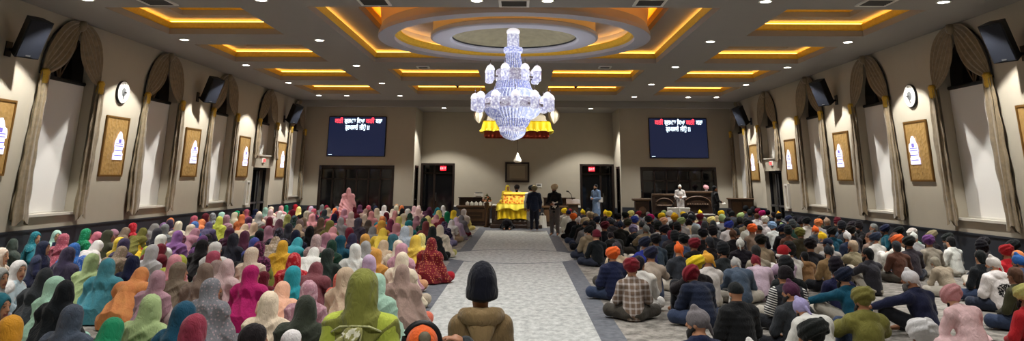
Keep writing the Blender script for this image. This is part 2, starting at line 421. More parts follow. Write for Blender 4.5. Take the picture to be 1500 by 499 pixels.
# dark glazed partitions below the screens
for s in (-1, 1):
    WN[0] += 1
    x0, x1 = sorted((s * 10.0, s * 6.36))
    o = struct(MB().box(x0, x1, YTV + .12, YTV + .15, 0, 2.58).build('window_%d' % WN[0], M_glass))
    f = MB()
    for i in range(7):
        xx = x0 + (x1 - x0) * i / 6; f.box(xx - .04, xx + .04, YTV + .04, YTV + .18, 0, 2.58)
    f.box(x0, x1, YTV + .04, YTV + .18, 2.48, 2.58); f.box(x0, x1, YTV + .04, YTV + .18, 1.98, 2.04)
    f.build('window_frame', M_dwood, o)
    fr = MB(); fr.box(x0 - .1, x0, YTV - .05, YTV + .02, 0, 2.68); fr.box(x1, x1 + .1, YTV - .05, YTV + .02, 0, 2.68); fr.box(x0, x1, YTV - .05, YTV + .02, 2.58, 2.68)
    fr.build('casing', M_dwood, o)
    # doorway in the dais wall
    DN[0] += 1
    x0, x1 = sorted((s * 3.44, s * (XAL - .01)))
    o = struct(MB().box(x0, x1, YALC + .5, YALC + .54, 0, 2.86).build('door_%d' % DN[0], M_glass))
    f = MB()
    xm = x0 + (x1 - x0) * (.38 if s < 0 else .62)
    f.box(x0, x0 + .1, YALC - .04, YALC + .6, 0, 2.86); f.box(x1 - .1, x1, YALC - .04, YALC + .6, 0, 2.86); f.box(x0 + .1, x1 - .1, YALC - .04, YALC + .6, 2.76, 2.86)
    f.box(xm - .05, xm + .05, YALC + .42, YALC + .58, 0, 2.76); f.box(x0 + .1, x1 - .1, YALC + .42, YALC + .58, 2.3, 2.38)
    f.build('door_frame', M_dwood, o)
    MB().tube([(xm + .12, YALC + .44, .9), (xm + .12, YALC + .38, .9), (xm + .12, YALC + .38, 1.3), (xm + .12, YALC + .44, 1.3)], .015, 6).build('door_handle', M_metal, o)
    # side door in the alcove return
    DN[0] += 1
    xx = sorted((s * (XAL + .1), s * (XAL + .14)))
    o = struct(MB().box(xx[0], xx[1], YTV + .55, YTV + 1.55, 0, 2.6).build('door_%d' % DN[0], M_dwood))
    f = MB(); xa, xb = sorted((s * (XAL - .04), s * (XAL + .2)))
    f.box(xa, xb, YTV + .45, YTV + .55, 0, 2.7); f.box(xa, xb, YTV + 1.55, YTV + 1.65, 0, 2.7); f.box(xa, xb, YTV + .55, YTV + 1.55, 2.6, 2.7)
    f.build('door_frame', M_dwood, o)
    hx = s * (XAL + .06)
    MB().tube([(hx, YTV + 1.4, 1.0), (hx - s * .06, YTV + 1.4, 1.0), (hx - s * .06, YTV + 1.25, 1.0)], .014, 6).build('door_handle', M_metal, o)
# ------------------------------------------------------------------ window dressings
def make_curtains(s, yc, sill, label):
    """swagged sheers of one window: rod, centre knot, two swags, two tied tails"""
    X = s * XW
    t = thing('curtain', (X - s * .02, yc, 0), label, 'curtain')
    def out(p): return (p[0] - t.location.x, p[1] - t.location.y, p[2])
    for sg in (-1, 1):
        fold = random.random() * 6
        def swag(u, v):
            a = PI / 2 * (1 - v)
            yo = sg * (HW + .14) * math.cos(a) ** .9; zo = SPR + .06 + (APX - SPR + .1) * math.sin(a) ** .9
            yi = sg * (.05 + (HW + .02) * v ** 2.2); zi = APX - .02 - (APX - SPR + .02) * v ** .9 - .12 * math.sin(v * PI)
            w = .028 * math.sin(u * 34 + fold + v * 2 + .8 * math.sin(v * 7)) * (1 - .6 * abs(2 * v - 1))
            y = yo * (1 - u) + yi * u; z = zo * (1 - u) + zi * u
            return out((X - s * (.07 + .03 * math.sin(v * PI) + w), yc + y, z))
        MB().grid(swag, 44, 18, thick=.006).build('swag', M_curt, t, smooth=True)
        zb = sill - .12
        def fall(u, v):
            z = SPR + .05 - (SPR + .05 - zb) * v
            wid = .13 + .17 * min(1, v * 1.6) ** .8 + .05 * math.sin(v * 5 + fold)
            cy = sg * (HW + .09) + .04 * math.sin(v * 4 + fold)
            a = 2 * PI * u
            rr = 1 + .24 * math.sin(a * 6 + fold + v * 2.2) + .1 * math.sin(a * 11 + v * 9) + .08 * math.sin(v * 31 + fold + a)
            return out((X - s * (.12 + (.05 + .03 * v) * rr * math.sin(a)), yc + cy + wid * .72 * rr * math.cos(a), z + .07 * math.cos(a * 3 + fold) * v))
        MB().grid(fall, 60, 36).build('tail', M_curt, t, smooth=True)
        b = MB(); yb = yc + sg * (HW + .09)
        b.lathe([(.08, -.17), (.1, -.1), (.09, 0), (.11, .1), (.07, .17)], 14, out((X - s * .12, yb, SPR - .05)))
        b.build('tieback', M_tie, t, smooth=True)
    m_ = MB(); m_.lathe([(.03, -.16), (.1, -.1), (.13, 0), (.1, .09), (.03, .13)], 12, out((X - s * .09, yc, APX + .06))); m_.build('knot', M_curt, t, smooth=True)
    A = arch(yc, hw=HW + .17)
    m_ = MB(); m_.tube([out((X - s * .05, y, z + (.1 if z > SPR + .1 else 0))) for y, z in A[1:-1]], .02, 6); m_.build('rod', M_black, t, smooth=True)
    return t
for s in (-1, 1):
    for k, yc in enumerate(WY[1:]):
        sill = 2.98 if k == 3 else SILL
        X = s * XW
        bl = thing('roller_blind', (X + s * .26, yc, sill), 'white roller blind drawn down in the ' + win_phrase(k, s), 'window blind')
        MB().box(-.012, .012, -HW + .02, HW - .02, .05, SPR - sill - .02, bev=.004).build('blind_fabric', M_blind, bl)
        MB().lathe([(.05, -HW + .01), (.05, HW - .01)], 14).build('roller', M_black, bl)
        r = bl.children[-1]; r.rotation_euler = (PI / 2, 0, 0); r.location = (0, 0, SPR - sill + .02)
        MB().box(-.018, .018, -HW + .02, HW - .02, .02, .06, bev=.004).build('bottom_bar', M_white, bl)
        make_curtains(s, yc, sill, 'tied back sheer gold curtains on the ' + win_phrase(k, s))
# ------------------------------------------------------------------ gilt panels, clocks, speakers
def panel_material():
    m = mat('embossed_gold_panel', (186, 150, 92), .42, metal=.4, noise=.3, nscale=5)
    n = m.node_tree.nodes; l = m.node_tree.links
    tc = N(m, 'ShaderNodeTexCoord'); vo = N(m, 'ShaderNodeTexVoronoi'); vo.inputs['Scale'].default_value = 9
    l.new(tc.outputs['Object'], vo.inputs['Vector'])
    bp = N(m, 'ShaderNodeBump'); bp.inputs['Strength'].default_value = .8; bp.inputs['Distance'].default_value = .02
    l.new(vo.outputs['Distance'], bp.inputs['Height']); l.new(bp.outputs['Normal'], n['Principled BSDF'].inputs['Normal'])
    return m
M_panel = panel_material()
M_shape = mat('emissive_shape', (240, 240, 255), .4, emit=(206, 208, 255), estr=.75)  # emissive colour of the bright shape on the gold panels
M_shape2 = mat('emissive_shape_bands', (120, 110, 190), .4, emit=(104, 96, 190), estr=.35)
PY = [15.95, 20.9, 25.85, 30.8, 35.65]
def panel_phrase(k):
    return ['nearest the front, below a loudspeaker', 'below the round clock', 'between the second and third arched windows', 'between the third window and the exit door', 'between the exit door and the last window'][k]
for s in (-1, 1):
    for k, y in enumerate(PY):
        X = s * XW
        t = thing('gilded_panel', (X, y, 2.05), 'framed gold panel on the %s wall %s' % (SIDE[s], panel_phrase(k)), 'wall panel')
        h = 1.6; w = .6
        m_ = MB(); d0, d1 = sorted((0, -s * .05))
        m_.box(d0, d1, -w, -w + .05, 0, h); m_.box(d0, d1, w - .05, w, 0, h); m_.box(d0, d1, -w + .05, w - .05, 0, .05); m_.box(d0, d1, -w + .05, w - .05, h - .05, h)
        m_.build('picture_frame', M_gframe, t)
        d0, d1 = sorted((0, -s * .03)); MB().box(d0, d1, -w + .05, w - .05, .05, h - .05).build('panel', M_panel, t)
        # tiered, domed bright shape on the panel, its glow put in as emission
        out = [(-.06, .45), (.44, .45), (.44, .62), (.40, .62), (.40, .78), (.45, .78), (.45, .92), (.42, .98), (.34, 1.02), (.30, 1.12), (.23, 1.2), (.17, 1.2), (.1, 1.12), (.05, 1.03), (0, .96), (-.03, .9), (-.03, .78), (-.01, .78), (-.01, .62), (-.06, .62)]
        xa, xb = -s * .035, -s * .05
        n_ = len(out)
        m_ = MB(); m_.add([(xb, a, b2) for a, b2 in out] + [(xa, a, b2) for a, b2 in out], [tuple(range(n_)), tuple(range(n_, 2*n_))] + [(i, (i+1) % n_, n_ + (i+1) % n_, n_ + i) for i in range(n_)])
        shp = m_.build('bright_shape', M_shape, t)
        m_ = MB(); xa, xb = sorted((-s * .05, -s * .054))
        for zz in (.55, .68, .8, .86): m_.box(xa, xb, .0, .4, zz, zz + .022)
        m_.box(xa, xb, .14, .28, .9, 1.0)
        m_.build('shape_bands', M_shape2, shp)
    # clock
    t = thing('wall_clock', (s * XW, PY[1], 4.32), 'round white wall clock high on the %s wall' % SIDE[s], 'clock')
    def disc(name, r, x0, x1, m, par, n=32):
        mm = MB(); mm.add([(x0, r * math.cos(2*PI*i/n), r * math.sin(2*PI*i/n)) for i in range(n)] + [(x1, r * math.cos(2*PI*i/n), r * math.sin(2*PI*i/n)) for i in range(n)],
               [tuple(range(n)), tuple(range(n, 2*n))] + [(i, (i+1) % n, n + (i+1) % n, n + i) for i in range(n)])
        return mm.build(name, m, par)
    disc('case', .32, 0, -s * .06, M_black, t); disc('dial', .3, -s * .05, -s * .068, M_white, t)
    disc('centre_emblem', .12, -s * .06, -s * .071, mat('clock_centre', (96, 98, 98), .5), t)
    for i in range(12):
        a = 2 * PI * i / 12; c, sn = math.cos(a), math.sin(a)
        m_ = MB(); m_.tube([(-s * .07, .22 * c, .22 * sn), (-s * .07, .26 * c, .26 * sn)], .008, 4); m_.build('hour_mark', M_metal, t)
    m_ = MB(); m_.tube([(-s * .078, 0, 0), (-s * .078, .15, .0)], .014, 5); m_.build('hour_hand', M_black, t)
    m_ = MB(); m_.tube([(-s * .08, 0, 0), (-s * .08, -.02, -.2)], .01, 5); m_.build('minute_hand', M_metal, t)
    # speakers
    for k in (0, 2, 4):
        t = thing('mounted_loudspeaker', (s * (XW - .0), PY[k], 4.75), 'black loudspeaker tilted down on the %s wall, %s' % (SIDE[s], ['cut by the picture edge', '', 'between second and third windows', '', 'past the exit door'][k]), 'loudspeaker')
        b = MB()
        # trapezoid cabinet, local frame: -Y faces the hall after rotation
        W, H, D = .26, .43, .34
        vs = []
        for zz in (-H, H):
            vs += [(-W, 0, zz), (W, 0, zz), (W * .66, D, zz), (-W * .66, D, zz)]
        b.add(vs, [(0, 1, 2, 3), (4, 7, 6, 5), (0, 4, 5, 1), (1, 5, 6, 2), (2, 6, 7, 3), (3, 7, 4, 0)])
        cab = b.build('cabinet', M_black, t)
        R = Matrix.Rotation((PI / 2 if s < 0 else -PI / 2) + (-.45 if s < 0 else .45) * 1, 4, 'Z') @ Matrix.Rotation(math.radians(24), 4, 'X')
        cab.matrix_local = Matrix.Translation((-s * .60, -.05, .15)) @ R
        g = MB(); g.box(-W + .02, W - .02, -.018, 0, -H + .02, H - .02, bev=.01); g.build('grille', M_blackf, cab)
        g = MB(); g.box(-.05, .05, -.026, -.018, -H + .05, -H + .075); g.build('badge', M_metal, cab)
        a = MB(); a.tube([(-s * .02, .05, -.05), (-s * .2, .04, -.05), (-s * .42, 0, .1)], .035, 8); a.box(min(-s*.005, -s*.03), max(-s*.005, -s*.03), -.08, .12, -.2, .12); a.build('bracket', M_black, t)
# small wall fittings by the exit doors
for s in (-1, 1):
    X = s * XW
    t = thing('exit_sign', (X, WY[4], 2.76), 'red exit sign over the glazed door in the %s wall' % SIDE[s], 'exit sign')
    d0, d1 = sorted((0, -s * .06)); MB().box(d0, d1, -.17, .17, -.1, .1, bev=.01).build('housing', M_white, t)
    def exit_letters(parent, place):
        # E X I T strokes, in sign units
        mm = MB(); h = .055; w = .032
        def bar(x0, z0, x1, z1, th=.011):
            mm.tube([place(x0, z0), place(x1, z1)], th, 5)
        for i, ch in enumerate('EXIT'):
            o_ = -.115 + i * .077
            if ch == 'E':
                bar(o_ - w, -h, o_ - w, h)
                for zz in (-h, 0, h): bar(o_ - w, zz, o_ + w * .8, zz)
            if ch == 'X': bar(o_ - w, -h, o_ + w, h); bar(o_ - w, h, o_ + w, -h)
            if ch == 'I': bar(o_, -h, o_, h)
            if ch == 'T': bar(o_, -h, o_, h); bar(o_ - w, h, o_ + w, h)
        return mm
    M_exit = mat('exit_letter_red_glow', (255, 60, 60), .5, emit=(255, 70, 70), estr=1.2)
    exit_letters(t, lambda a, b2: (-s * .066, -s * a * -1 if s > 0 else a, b2)).build('lettering', M_exit, t)
    t = thing('wall_cabinet', (X, WY[4] - 1.75, .98), 'narrow white framed cabinet on the %s wall beside the exit door' % SIDE[s], 'wall cabinet')
    d0, d1 = sorted((0, -s * .1)); m_ = MB(); m_.box(d0, d1, -.2, -.13, 0, .95); m_.box(d0, d1, .13, .2, 0, .95); m_.box(d0, d1, -.13, .13, 0, .07); m_.box(d0, d1, -.13, .13, .88, .95); m_.build('cabinet_frame', M_white, t)
    d0, d1 = sorted((0, -s * .06)); MB().box(d0, d1, -.13, .13, .07, .88).build('cabinet_door', M_wall, t)
    # exit signs over the dais doorways
    t = thing('exit_sign', (s * 4.1, YALC + .38, 2.6), 'glowing red exit sign in the dais doorway on the %s side' % SIDE[s], 'exit sign')
    M_exr = bpy.data.materials.get('exit_face') or mat('exit_face', (200, 30, 40), .5, emit=(235, 40, 56), estr=1.3)
    MB().box(-.17, .17, 0, .06, -.12, .12, bev=.01).build('housing', M_exr, t)
    m_ = exit_letters(t, lambda a, b2: (a, -.008, b2)); m_.build('lettering', bpy.data.materials.get('exit_white') or mat('exit_white', (255, 220, 220), .5, emit=(255, 190, 190), estr=1.2), t)
    MB().tube([(0, .03, .1), (0, .03, .26)], .012, 6).build('stem', M_metal, t)
# ------------------------------------------------------------------ downlights and vents
dl = []
for s in (-1, 1):
    for y in (1.1, 6.05, 11., 15.95, 20.9, 25.85, 30.8, 35.6):
        dl.append((s * 9.42, y, CEIL)); dl.append((s * 5.55, y, CEIL))
    dl.append((s * 8.1, 35.65, CEIL)); dl.append((s * 3.85, 39.6, CLOW))
    for y in (1.1, 6.05, 11., 15.95): dl.append((s * .78, y, CEIL))
def dl_label(x, y):
    side = SIDE[-1 if x < 0 else 1]
    if y > 38: return 'round ceiling downlight over the dais recess on the %s side' % side
    if abs(x) < 1: return 'round ceiling downlight beside the square vent above the aisle, %s side' % side
    if abs(abs(x) - 8.1) < .1: return 'round ceiling downlight between the last two before the dais, %s side' % side
    row = {15.95: 'level with the front loudspeaker', 20.9: 'level with the clock', 25.85: 'level with the middle loudspeaker', 30.8: 'just before the exit door', 35.6: 'closest to the dais'}.get(y, 'x')
    return 'round ceiling downlight %s, %s row on the %s side' % (row, 'outer' if abs(x) > 8 else 'inner', side)
first = None
for x, y, z in dl:
    ld = bpy.data.lights.new('downlight_beam', 'SPOT')
    ld.energy = LAMP_OUT if abs(x) > 9 else (LAMP_DAIS if y > 38 else LAMP_IN); ld.color = (1.0, .975, .93); ld.spot_size = math.radians(86 if abs(x) > 9 else 106); ld.spot_blend = .14 if abs(x) > 9 else .3; ld.shadow_soft_size = .09
    lo = bpy.data.objects.new('downlight_beam', ld); C.objects.link(lo); lo.location = (x, y, z - .045)
    if abs(x) > 9: lo.rotation_euler = (0, math.radians(-9 if x > 0 else 9), 0)
    if y < 14: continue
    if first is None:
        t = thing('downlight', (x, y, z), 'x', 'ceiling light', group='ceiling downlights')
        m_ = MB(); m_.lathe([(.15, 0), (.155, -.008), (.145, -.014), (.118, -.012), (.112, .0)], 24, cap=False); m_.build('rim', M_white, t, smooth=True)
        m_ = MB(); m_.lathe([(.112, -.006), (.06, -.009), (.004, -.01)], 24, cap=False); m_.build('lens', M_lamp, t, smooth=True)
        first = t
    else:
        t = copy_tree(first); t.location = (x, y, z)
    t['label'] = dl_label(x, y)
M_vent = mat('vent_slats', (70, 68, 66), .6)
vents = [((548, 2), 'square ceiling vent before the central coffer on the women\'s side'), ((753, 4), 'white framed square ceiling vent between the two aisle downlights'), ((952, 3), 'square ceiling vent before the central coffer on the men\'s side'),
         ((230, 2), 'square ceiling vent before the first side coffer on the women\'s side'), ((1284, 3), 'square ceiling vent before the first side coffer on the men\'s side'),
         ((620, 98), 'pale ceiling vent behind the chandelier on the women\'s side'), ((886, 98), 'pale ceiling vent behind the chandelier on the men\'s side')]
for i, (p, lb) in enumerate(vents):
    P = on_plane(p[0], p[1], 2, CEIL)
    w = .34 if i < 5 else .22
    t = thing('ceiling_vent', (P[0], P[1], CEIL), lb, 'air vent', group='ceiling vents')
    m_ = MB(); m_.box(-w, w, -w, -w + .06, -.03, 0); m_.box(-w, w, w - .06, w, -.03, 0); m_.box(-w, -w + .06, -w + .06, w - .06, -.03, 0); m_.box(w - .06, w, -w + .06, w - .06, -.03, 0); m_.build('vent_frame', M_white, t)
    m_ = MB(); m_.box(-w + .06, w - .06, -w + .06, w - .06, -.006, 0)
    for j in range(6):
        yy = -w + .1 + j * (2 * w - .2) / 5; m_.add([(-w + .06, yy - .02, -.008), (w - .06, yy - .02, -.008), (w - .06, yy + .02, -.028), (-w + .06, yy + .02, -.028)], [(0, 1, 2, 3)])
    m_.build('vent_louvres', M_vent, t)
# ------------------------------------------------------------------ screens
M_scr = mat('screen_navy', (24, 30, 52), .25, emit=(24, 31, 56), estr=.75)
M_tw = mat('screen_text_white', (225, 245, 255), .5, emit=(220, 240, 255), estr=1.5)
M_tr = mat('screen_text_red', (255, 70, 84), .5, emit=(255, 72, 88), estr=1.4)
def text_mesh(txt, size, mtl, parent, loc):
    cu = bpy.data.curves.new('screen_text', 'FONT'); cu.body = txt; cu.size = size; cu.offset = .007; cu.extrude = .002
    cu.materials.append(mtl)
    o = bpy.data.objects.new('tmp', cu); C.objects.link(o)
    dg = bpy.context.evaluated_depsgraph_get()
    me = bpy.data.meshes.new_from_object(o.evaluated_get(dg)); bpy.data.objects.remove(o)
    m_ = bpy.data.objects.new('screen_text', me); C.objects.link(m_); m_.parent = parent
    if not me.materials: me.materials.append(mtl)
    xs_ = [v.co.x for v in me.vertices] or [0]
    m_.rotation_euler = (PI / 2, 0, 0); m_.location = loc
    return m_, min(xs_), max(xs_)
for s in (-1, 1):
    xc = s * 8.27
    t = thing('wall_screen', (xc, YTV, 3.13), 'large navy wall screen showing two lines of text, %s side of the dais' % SIDE[s], 'screen')
    MB().box(-1.5, 1.5, -.1, 0, -.02, 2.0, bev=.02).build('bezel', M_black, t)
    d = MB().box(-1.46, 1.46, -.108, -.1, .02, 1.96).build('display', M_scr, t)
    words_ = [('ਕਰੀਂ', M_tr, -1.18, .43), ('ਗੁਰਮਤਾ', M_tw, -.68, .58), ('ਿਕਆ', M_tw, -.04, .41), ('ਕਰੀਂ', M_tr, .43, .44), ('ਕਰਾ', M_tw, .94, .34)]
    line2 = [('ਗੁਰਪਰਸਾਦੀ', M_tw, -.62, .66), ('ਜੀਉ', M_tw, .11, .34), ('॥', M_tw, .51, .12)]
    for row, zb in ((words_, 1.66), (line2, 1.33)):
        for w_, mtl, x0, wd in row:
            o, a, b2 = text_mesh(w_, .3, mtl, d, (0, 0, 0))
            sc = wd / max(b2 - a, .01); zs = .3 / .3
            o.scale = (sc, 1.05, 1)
            o.location = (x0 - a * sc, -.112, zb)
    MB().box(-1.4, -1.22, -.112, -.108, .06, .085).build('status_label', M_tw, d)
# ------------------------------------------------------------------ chandelier
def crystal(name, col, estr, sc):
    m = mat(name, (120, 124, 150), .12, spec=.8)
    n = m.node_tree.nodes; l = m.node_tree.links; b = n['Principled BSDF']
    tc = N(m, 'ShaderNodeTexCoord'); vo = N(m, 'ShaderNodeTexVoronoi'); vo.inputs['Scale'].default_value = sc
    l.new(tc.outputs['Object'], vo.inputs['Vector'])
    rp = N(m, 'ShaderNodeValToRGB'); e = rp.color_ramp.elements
    e[0].position = .05; e[0].color = (1, 1, 1, 1); e[1].position = .75; e[1].color = lin(col)  # white glints and bluish shading of cut crystal put into the emission colour
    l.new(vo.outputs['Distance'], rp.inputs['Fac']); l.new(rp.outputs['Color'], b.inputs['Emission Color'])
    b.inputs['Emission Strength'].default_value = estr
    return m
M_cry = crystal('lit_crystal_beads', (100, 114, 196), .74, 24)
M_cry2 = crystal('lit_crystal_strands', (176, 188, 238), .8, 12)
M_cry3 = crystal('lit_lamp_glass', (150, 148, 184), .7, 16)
M_dim = crystal('shaded_crystal_flutes', (70, 80, 156), .36, 20)  # shaded copy of the crystal, laid on every other flute face
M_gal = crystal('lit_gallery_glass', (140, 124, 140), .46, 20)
M_crw = mat('frosted_lamp_dome', (230, 226, 228), .4, emit=(232, 228, 236), estr=.6)
M_chrome = mat('chrome_band', (150, 140, 140), .2, metal=.9)
CZ = lambda y: 6.16 - (y - 42) * .01873
PXR = .0190
ch = thing('chandelier', (-.03, YC, 6.18), 'giant tiered lit crystal chandelier hanging from the domed ceiling ring', 'chandelier')
zz = lambda y: CZ(y) - 6.18
def part(name, prof, m, n=36, parent=ch, smooth=True, cap=True):
    return MB().lathe([(r * PXR, zz(y)) for r, y in prof], n, cap=cap).build(name, m, parent, smooth=smooth)
part('canopy_dome', [(.5, 41.), (7, 42.5), (9.6, 45), (10, 48), (8.6, 51)], M_crw)
part('canopy_cylinder', [(8.8, 51), (9, 54), (9, 68.5), (8.5, 69.5)], M_cry3)
part('upper_band', [(9, 70), (14, 71.5), (14.4, 74), (14, 78.5), (12, 80)], M_cry)
def strands(name, prof, m, n, bulge=.35, parent=ch):
    """fluted shell of crystal strands"""
    mm = MB(); vs = []; fs = []; K = n * 2
    for r, y in prof:
        for i in range(K):
            a = 2 * PI * i / K; q = r * PXR * (1 + (bulge * .06 if i % 2 else -bulge * .06))
            vs.append((q * math.cos(a), q * math.sin(a), zz(y)))
    for j in range(len(prof) - 1):
        for i in range(K):
            k = (i + 1) % K; fs.append((j*K + i, j*K + k, (j+1)*K + k, (j+1)*K + i))
    fs.append(tuple(range(K))); fs.append(tuple(range((len(prof)-1)*K, len(prof)*K))[::-1])
    mm.add(vs, fs); mm.m = [i % 2 for j in range(len(prof) - 1) for i in range(K)] + [0, 0]
    return mm.build(name, [m, M_dim], parent)
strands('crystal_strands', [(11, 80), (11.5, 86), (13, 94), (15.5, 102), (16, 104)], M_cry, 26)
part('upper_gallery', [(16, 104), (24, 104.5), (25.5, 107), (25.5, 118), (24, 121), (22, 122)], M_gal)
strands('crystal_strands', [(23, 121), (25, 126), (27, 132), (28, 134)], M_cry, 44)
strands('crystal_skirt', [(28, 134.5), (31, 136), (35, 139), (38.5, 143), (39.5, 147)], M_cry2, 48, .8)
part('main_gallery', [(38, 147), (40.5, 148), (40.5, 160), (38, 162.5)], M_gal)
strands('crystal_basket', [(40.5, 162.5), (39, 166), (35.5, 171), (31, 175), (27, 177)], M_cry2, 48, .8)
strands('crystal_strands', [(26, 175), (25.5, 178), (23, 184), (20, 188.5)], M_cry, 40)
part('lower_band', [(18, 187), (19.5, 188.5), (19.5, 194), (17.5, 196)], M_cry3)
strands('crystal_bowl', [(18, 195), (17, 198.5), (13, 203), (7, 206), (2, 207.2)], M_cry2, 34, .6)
part('finial', [(.4, 206), (1.6, 207), (1.2, 208.5), (.3, 209.5)], M_chrome, 12)
def lamp(a, R, ytop, ybot, w):
    g = bpy.data.objects.new('lamp', None); C.objects.link(g); g.parent = ch
    c = (R * PXR * math.cos(a), R * PXR * math.sin(a), 0)
    h = ybot - ytop
    mm = MB(); mm.lathe([(w * r * PXR, zz(ytop + h * y)) for r, y in [(.05, .22), (.35, .24), (.75, .30), (1., .40), (1.04, .47), (.9, .5)]], 14, c); mm.build('lamp_dome', M_crw, g, smooth=True)
    mm = MB(); mm.lathe([(w * r * PXR, zz(ytop + h * y)) for r, y in [(.92, .5), (.96, .53), (.96, .92), (.8, .97), (.3, 1.)]], 14, c); mm.build('lamp_glass', M_cry3, g, smooth=True)
    mm = MB(); mm.lathe([(w * r * PXR, zz(ytop + h * y)) for r, y in [(.06, .22), (.1, .12), (.05, .08), (.1, .05), (.02, 0)]], 8, c); mm.build('lamp_spire', M_chrome, g, smooth=True)
    mm = MB(); b2 = .72 if R > 50 else .6
    mm.tube([(c[0] * b2, c[1] * b2, zz(ytop + h * .72)), (c[0] * .95, c[1] * .95, zz(ytop + h * .8))], .03, 6); mm.build('lamp_arm', M_chrome, g)
for i in range(8): lamp(2 * PI * (i + .5) / 8 + .1, 37, 92, 124, 6.2)
for i in range(12): lamp(2 * PI * (i + .15) / 12, 55, 132, 166, 6.3)

for i in range(6):
    a = 2 * PI * i / 6
    pl = bpy.data.lights.new('chandelier_lamp', 'POINT'); pl.energy = 13; pl.color = (.86, .9, 1.0); pl.shadow_soft_size = .1
    po = bpy.data.objects.new('chandelier_lamp', pl); C.objects.link(po); po.location = (-.03 + 1.4 * math.cos(a), YC + 1.4 * math.sin(a), 4.75)
# ------------------------------------------------------------------ dais: palki, canopy, cabinets
M_yel = mat('yellow_satin', (250, 208, 22), .45, noise=.2, nscale=6); M_yel.node_tree.nodes['Principled BSDF'].inputs['Sheen Weight'].default_value = .3
M_yel2 = mat('pale_yellow_satin', (252, 226, 80), .45, noise=.15, nscale=8)
M_ora = mat('orange_brocade', (246, 166, 44), .5, noise=.45, nscale=22)
_n = M_ora.node_tree; _vo = N(M_ora, 'ShaderNodeTexVoronoi'); _vo.inputs['Scale'].default_value = 9
_tc = N(M_ora, 'ShaderNodeTexCoord'); _n.links.new(_tc.outputs['Object'], _vo.inputs['Vector'])
_rp = N(M_ora, 'ShaderNodeValToRGB'); _rp.color_ramp.elements[0].color = lin((214, 92, 22)); _rp.color_ramp.elements[0].position = .3; _rp.color_ramp.elements[1].color = lin((252, 206, 84)); _rp.color_ramp.elements[1].position = .5
_n.links.new(_vo.outputs['Distance'], _rp.inputs['Fac']); _n.links.new(_rp.outputs['Color'], _n.nodes['Principled BSDF'].inputs['Base Color'])
M_red = mat('red_gold_fringe', (150, 52, 28), .6, noise=.5, nscale=30)
def ruffle_box(name, x0, x1, y0, y1, z0, z1, m, parent, amp=.03, waves=26, flare=.06, scal=0.):
    """cloth valance pleated round a rectangle"""
    per = [(x0, y0), (x1, y0), (x1, y1), (x0, y1)]
    L = [x1 - x0, y1 - y0, x1 - x0, y1 - y0]; T = sum(L); cx, cy = (x0 + x1) / 2, (y0 + y1) / 2
    n = 260; nv = 6
    vs = []; fs = []
    for j in range(nv + 1):
        v = j / nv
        for i in range(n):
            d = T * i / n; k = 0
            while d > L[k]: d -= L[k]; k += 1
            a, b2 = per[k], per[(k + 1) % 4]; t = d / L[k]
            px, py = a[0] + (b2[0] - a[0]) * t, a[1] + (b2[1] - a[1]) * t
            nx, ny = [(0, -1), (1, 0), (0, 1), (-1, 0)][k]
            wv = amp * math.sin(2 * PI * waves * i / n) * (.3 + .7 * v) + flare * v
            zb = z1 + (z0 - z1) * v + scal * v * abs(math.sin(PI * waves / 3 * i / n))
            vs.append((px + nx * wv, py + ny * wv, zb))
    for j in range(nv):
        for i in range(n):
            k = (i + 1) % n; fs.append((j*n + i, j*n + k, (j+1)*n + k, (j+1)*n + i))
    fs.append(tuple(range(n)))
    return MB().add(vs, fs).build(name, m, parent, smooth=True)
PX0, PX1 = -.8, .8
pk = thing('palki_throne', (0, 34.1, 0), 'low carved throne dais draped in yellow and orange cloths at the aisle end', 'altar')
MB().box(-1.12, 1.12, -.15, 1.9, 0, .16, bev=.02).box(-1.0, 1.0, -.05, 1.8, .16, .32, bev=.02).build('platform', M_wood, pk)
m_ = MB()
for xx in (-.86, .86):
    for yy in (.08, 1.6): m_.lathe([(.05, .32), (.07, .4), (.045, .5), (.06, .9)], 12, (xx, yy, 0))
m_.build('posts', M_wood2, pk)
ruffle_box('yellow_skirt', PX0, PX1, .05, 1.55, .36, 1.0, M_yel, pk, .035, 30, .1, .05)
ruffle_box('pale_valance', PX0 - .03, PX1 + .03, .0, 1.58, .72, 1.02, M_yel2, pk, .03, 24, .08, .12)
ruffle_box('orange_cover', PX0 + .22, PX1 - .22, .2, 1.3, 1.0, 1.4, M_ora, pk, .02, 26, .08, .02)
MB().box(PX0 + .2, PX1 - .2, .16, 1.34, 1.34, 1.48, bev=.06).build('bolster', mat('orange_yellow_quilt', (244, 186, 60), .6, noise=.35, nscale=14, bump=.4, bscale=16), pk)
cn = thing('hanging_canopy', (0, 34.6, 3.8), 'yellow frilled canopy with red fringe hung over the throne', 'canopy')
MB().add([(-1.5, -.9, .72), (1.5, -.9, .72), (1.5, .9, .72), (-1.5, .9, .72), (-.95, -.5, 1.3), (.95, -.5, 1.3), (.95, .5, 1.3), (-.95, .5, 1.3)], [(0, 1, 5, 4), (1, 2, 6, 5), (2, 3, 7, 6), (3, 0, 4, 7), (4, 5, 6, 7), (0, 3, 2, 1)]).build('canopy_roof', M_wall, cn)
ruffle_box('red_fringe', -1.44, 1.44, -.86, .86, .06, .4, M_red, cn, .01, 50, .0)
ruffle_box('yellow_valance', -1.5, 1.5, -.92, .92, .3, .74, M_yel, cn, .025, 34, .08, .0)
ruffle_box('gold_frill', -1.5, 1.5, -.92, .92, .26, .44, M_yel2, cn, .05, 60, .12, .05)
M_bow = mat('ivory_bow_cloth', (216, 208, 190), .7)
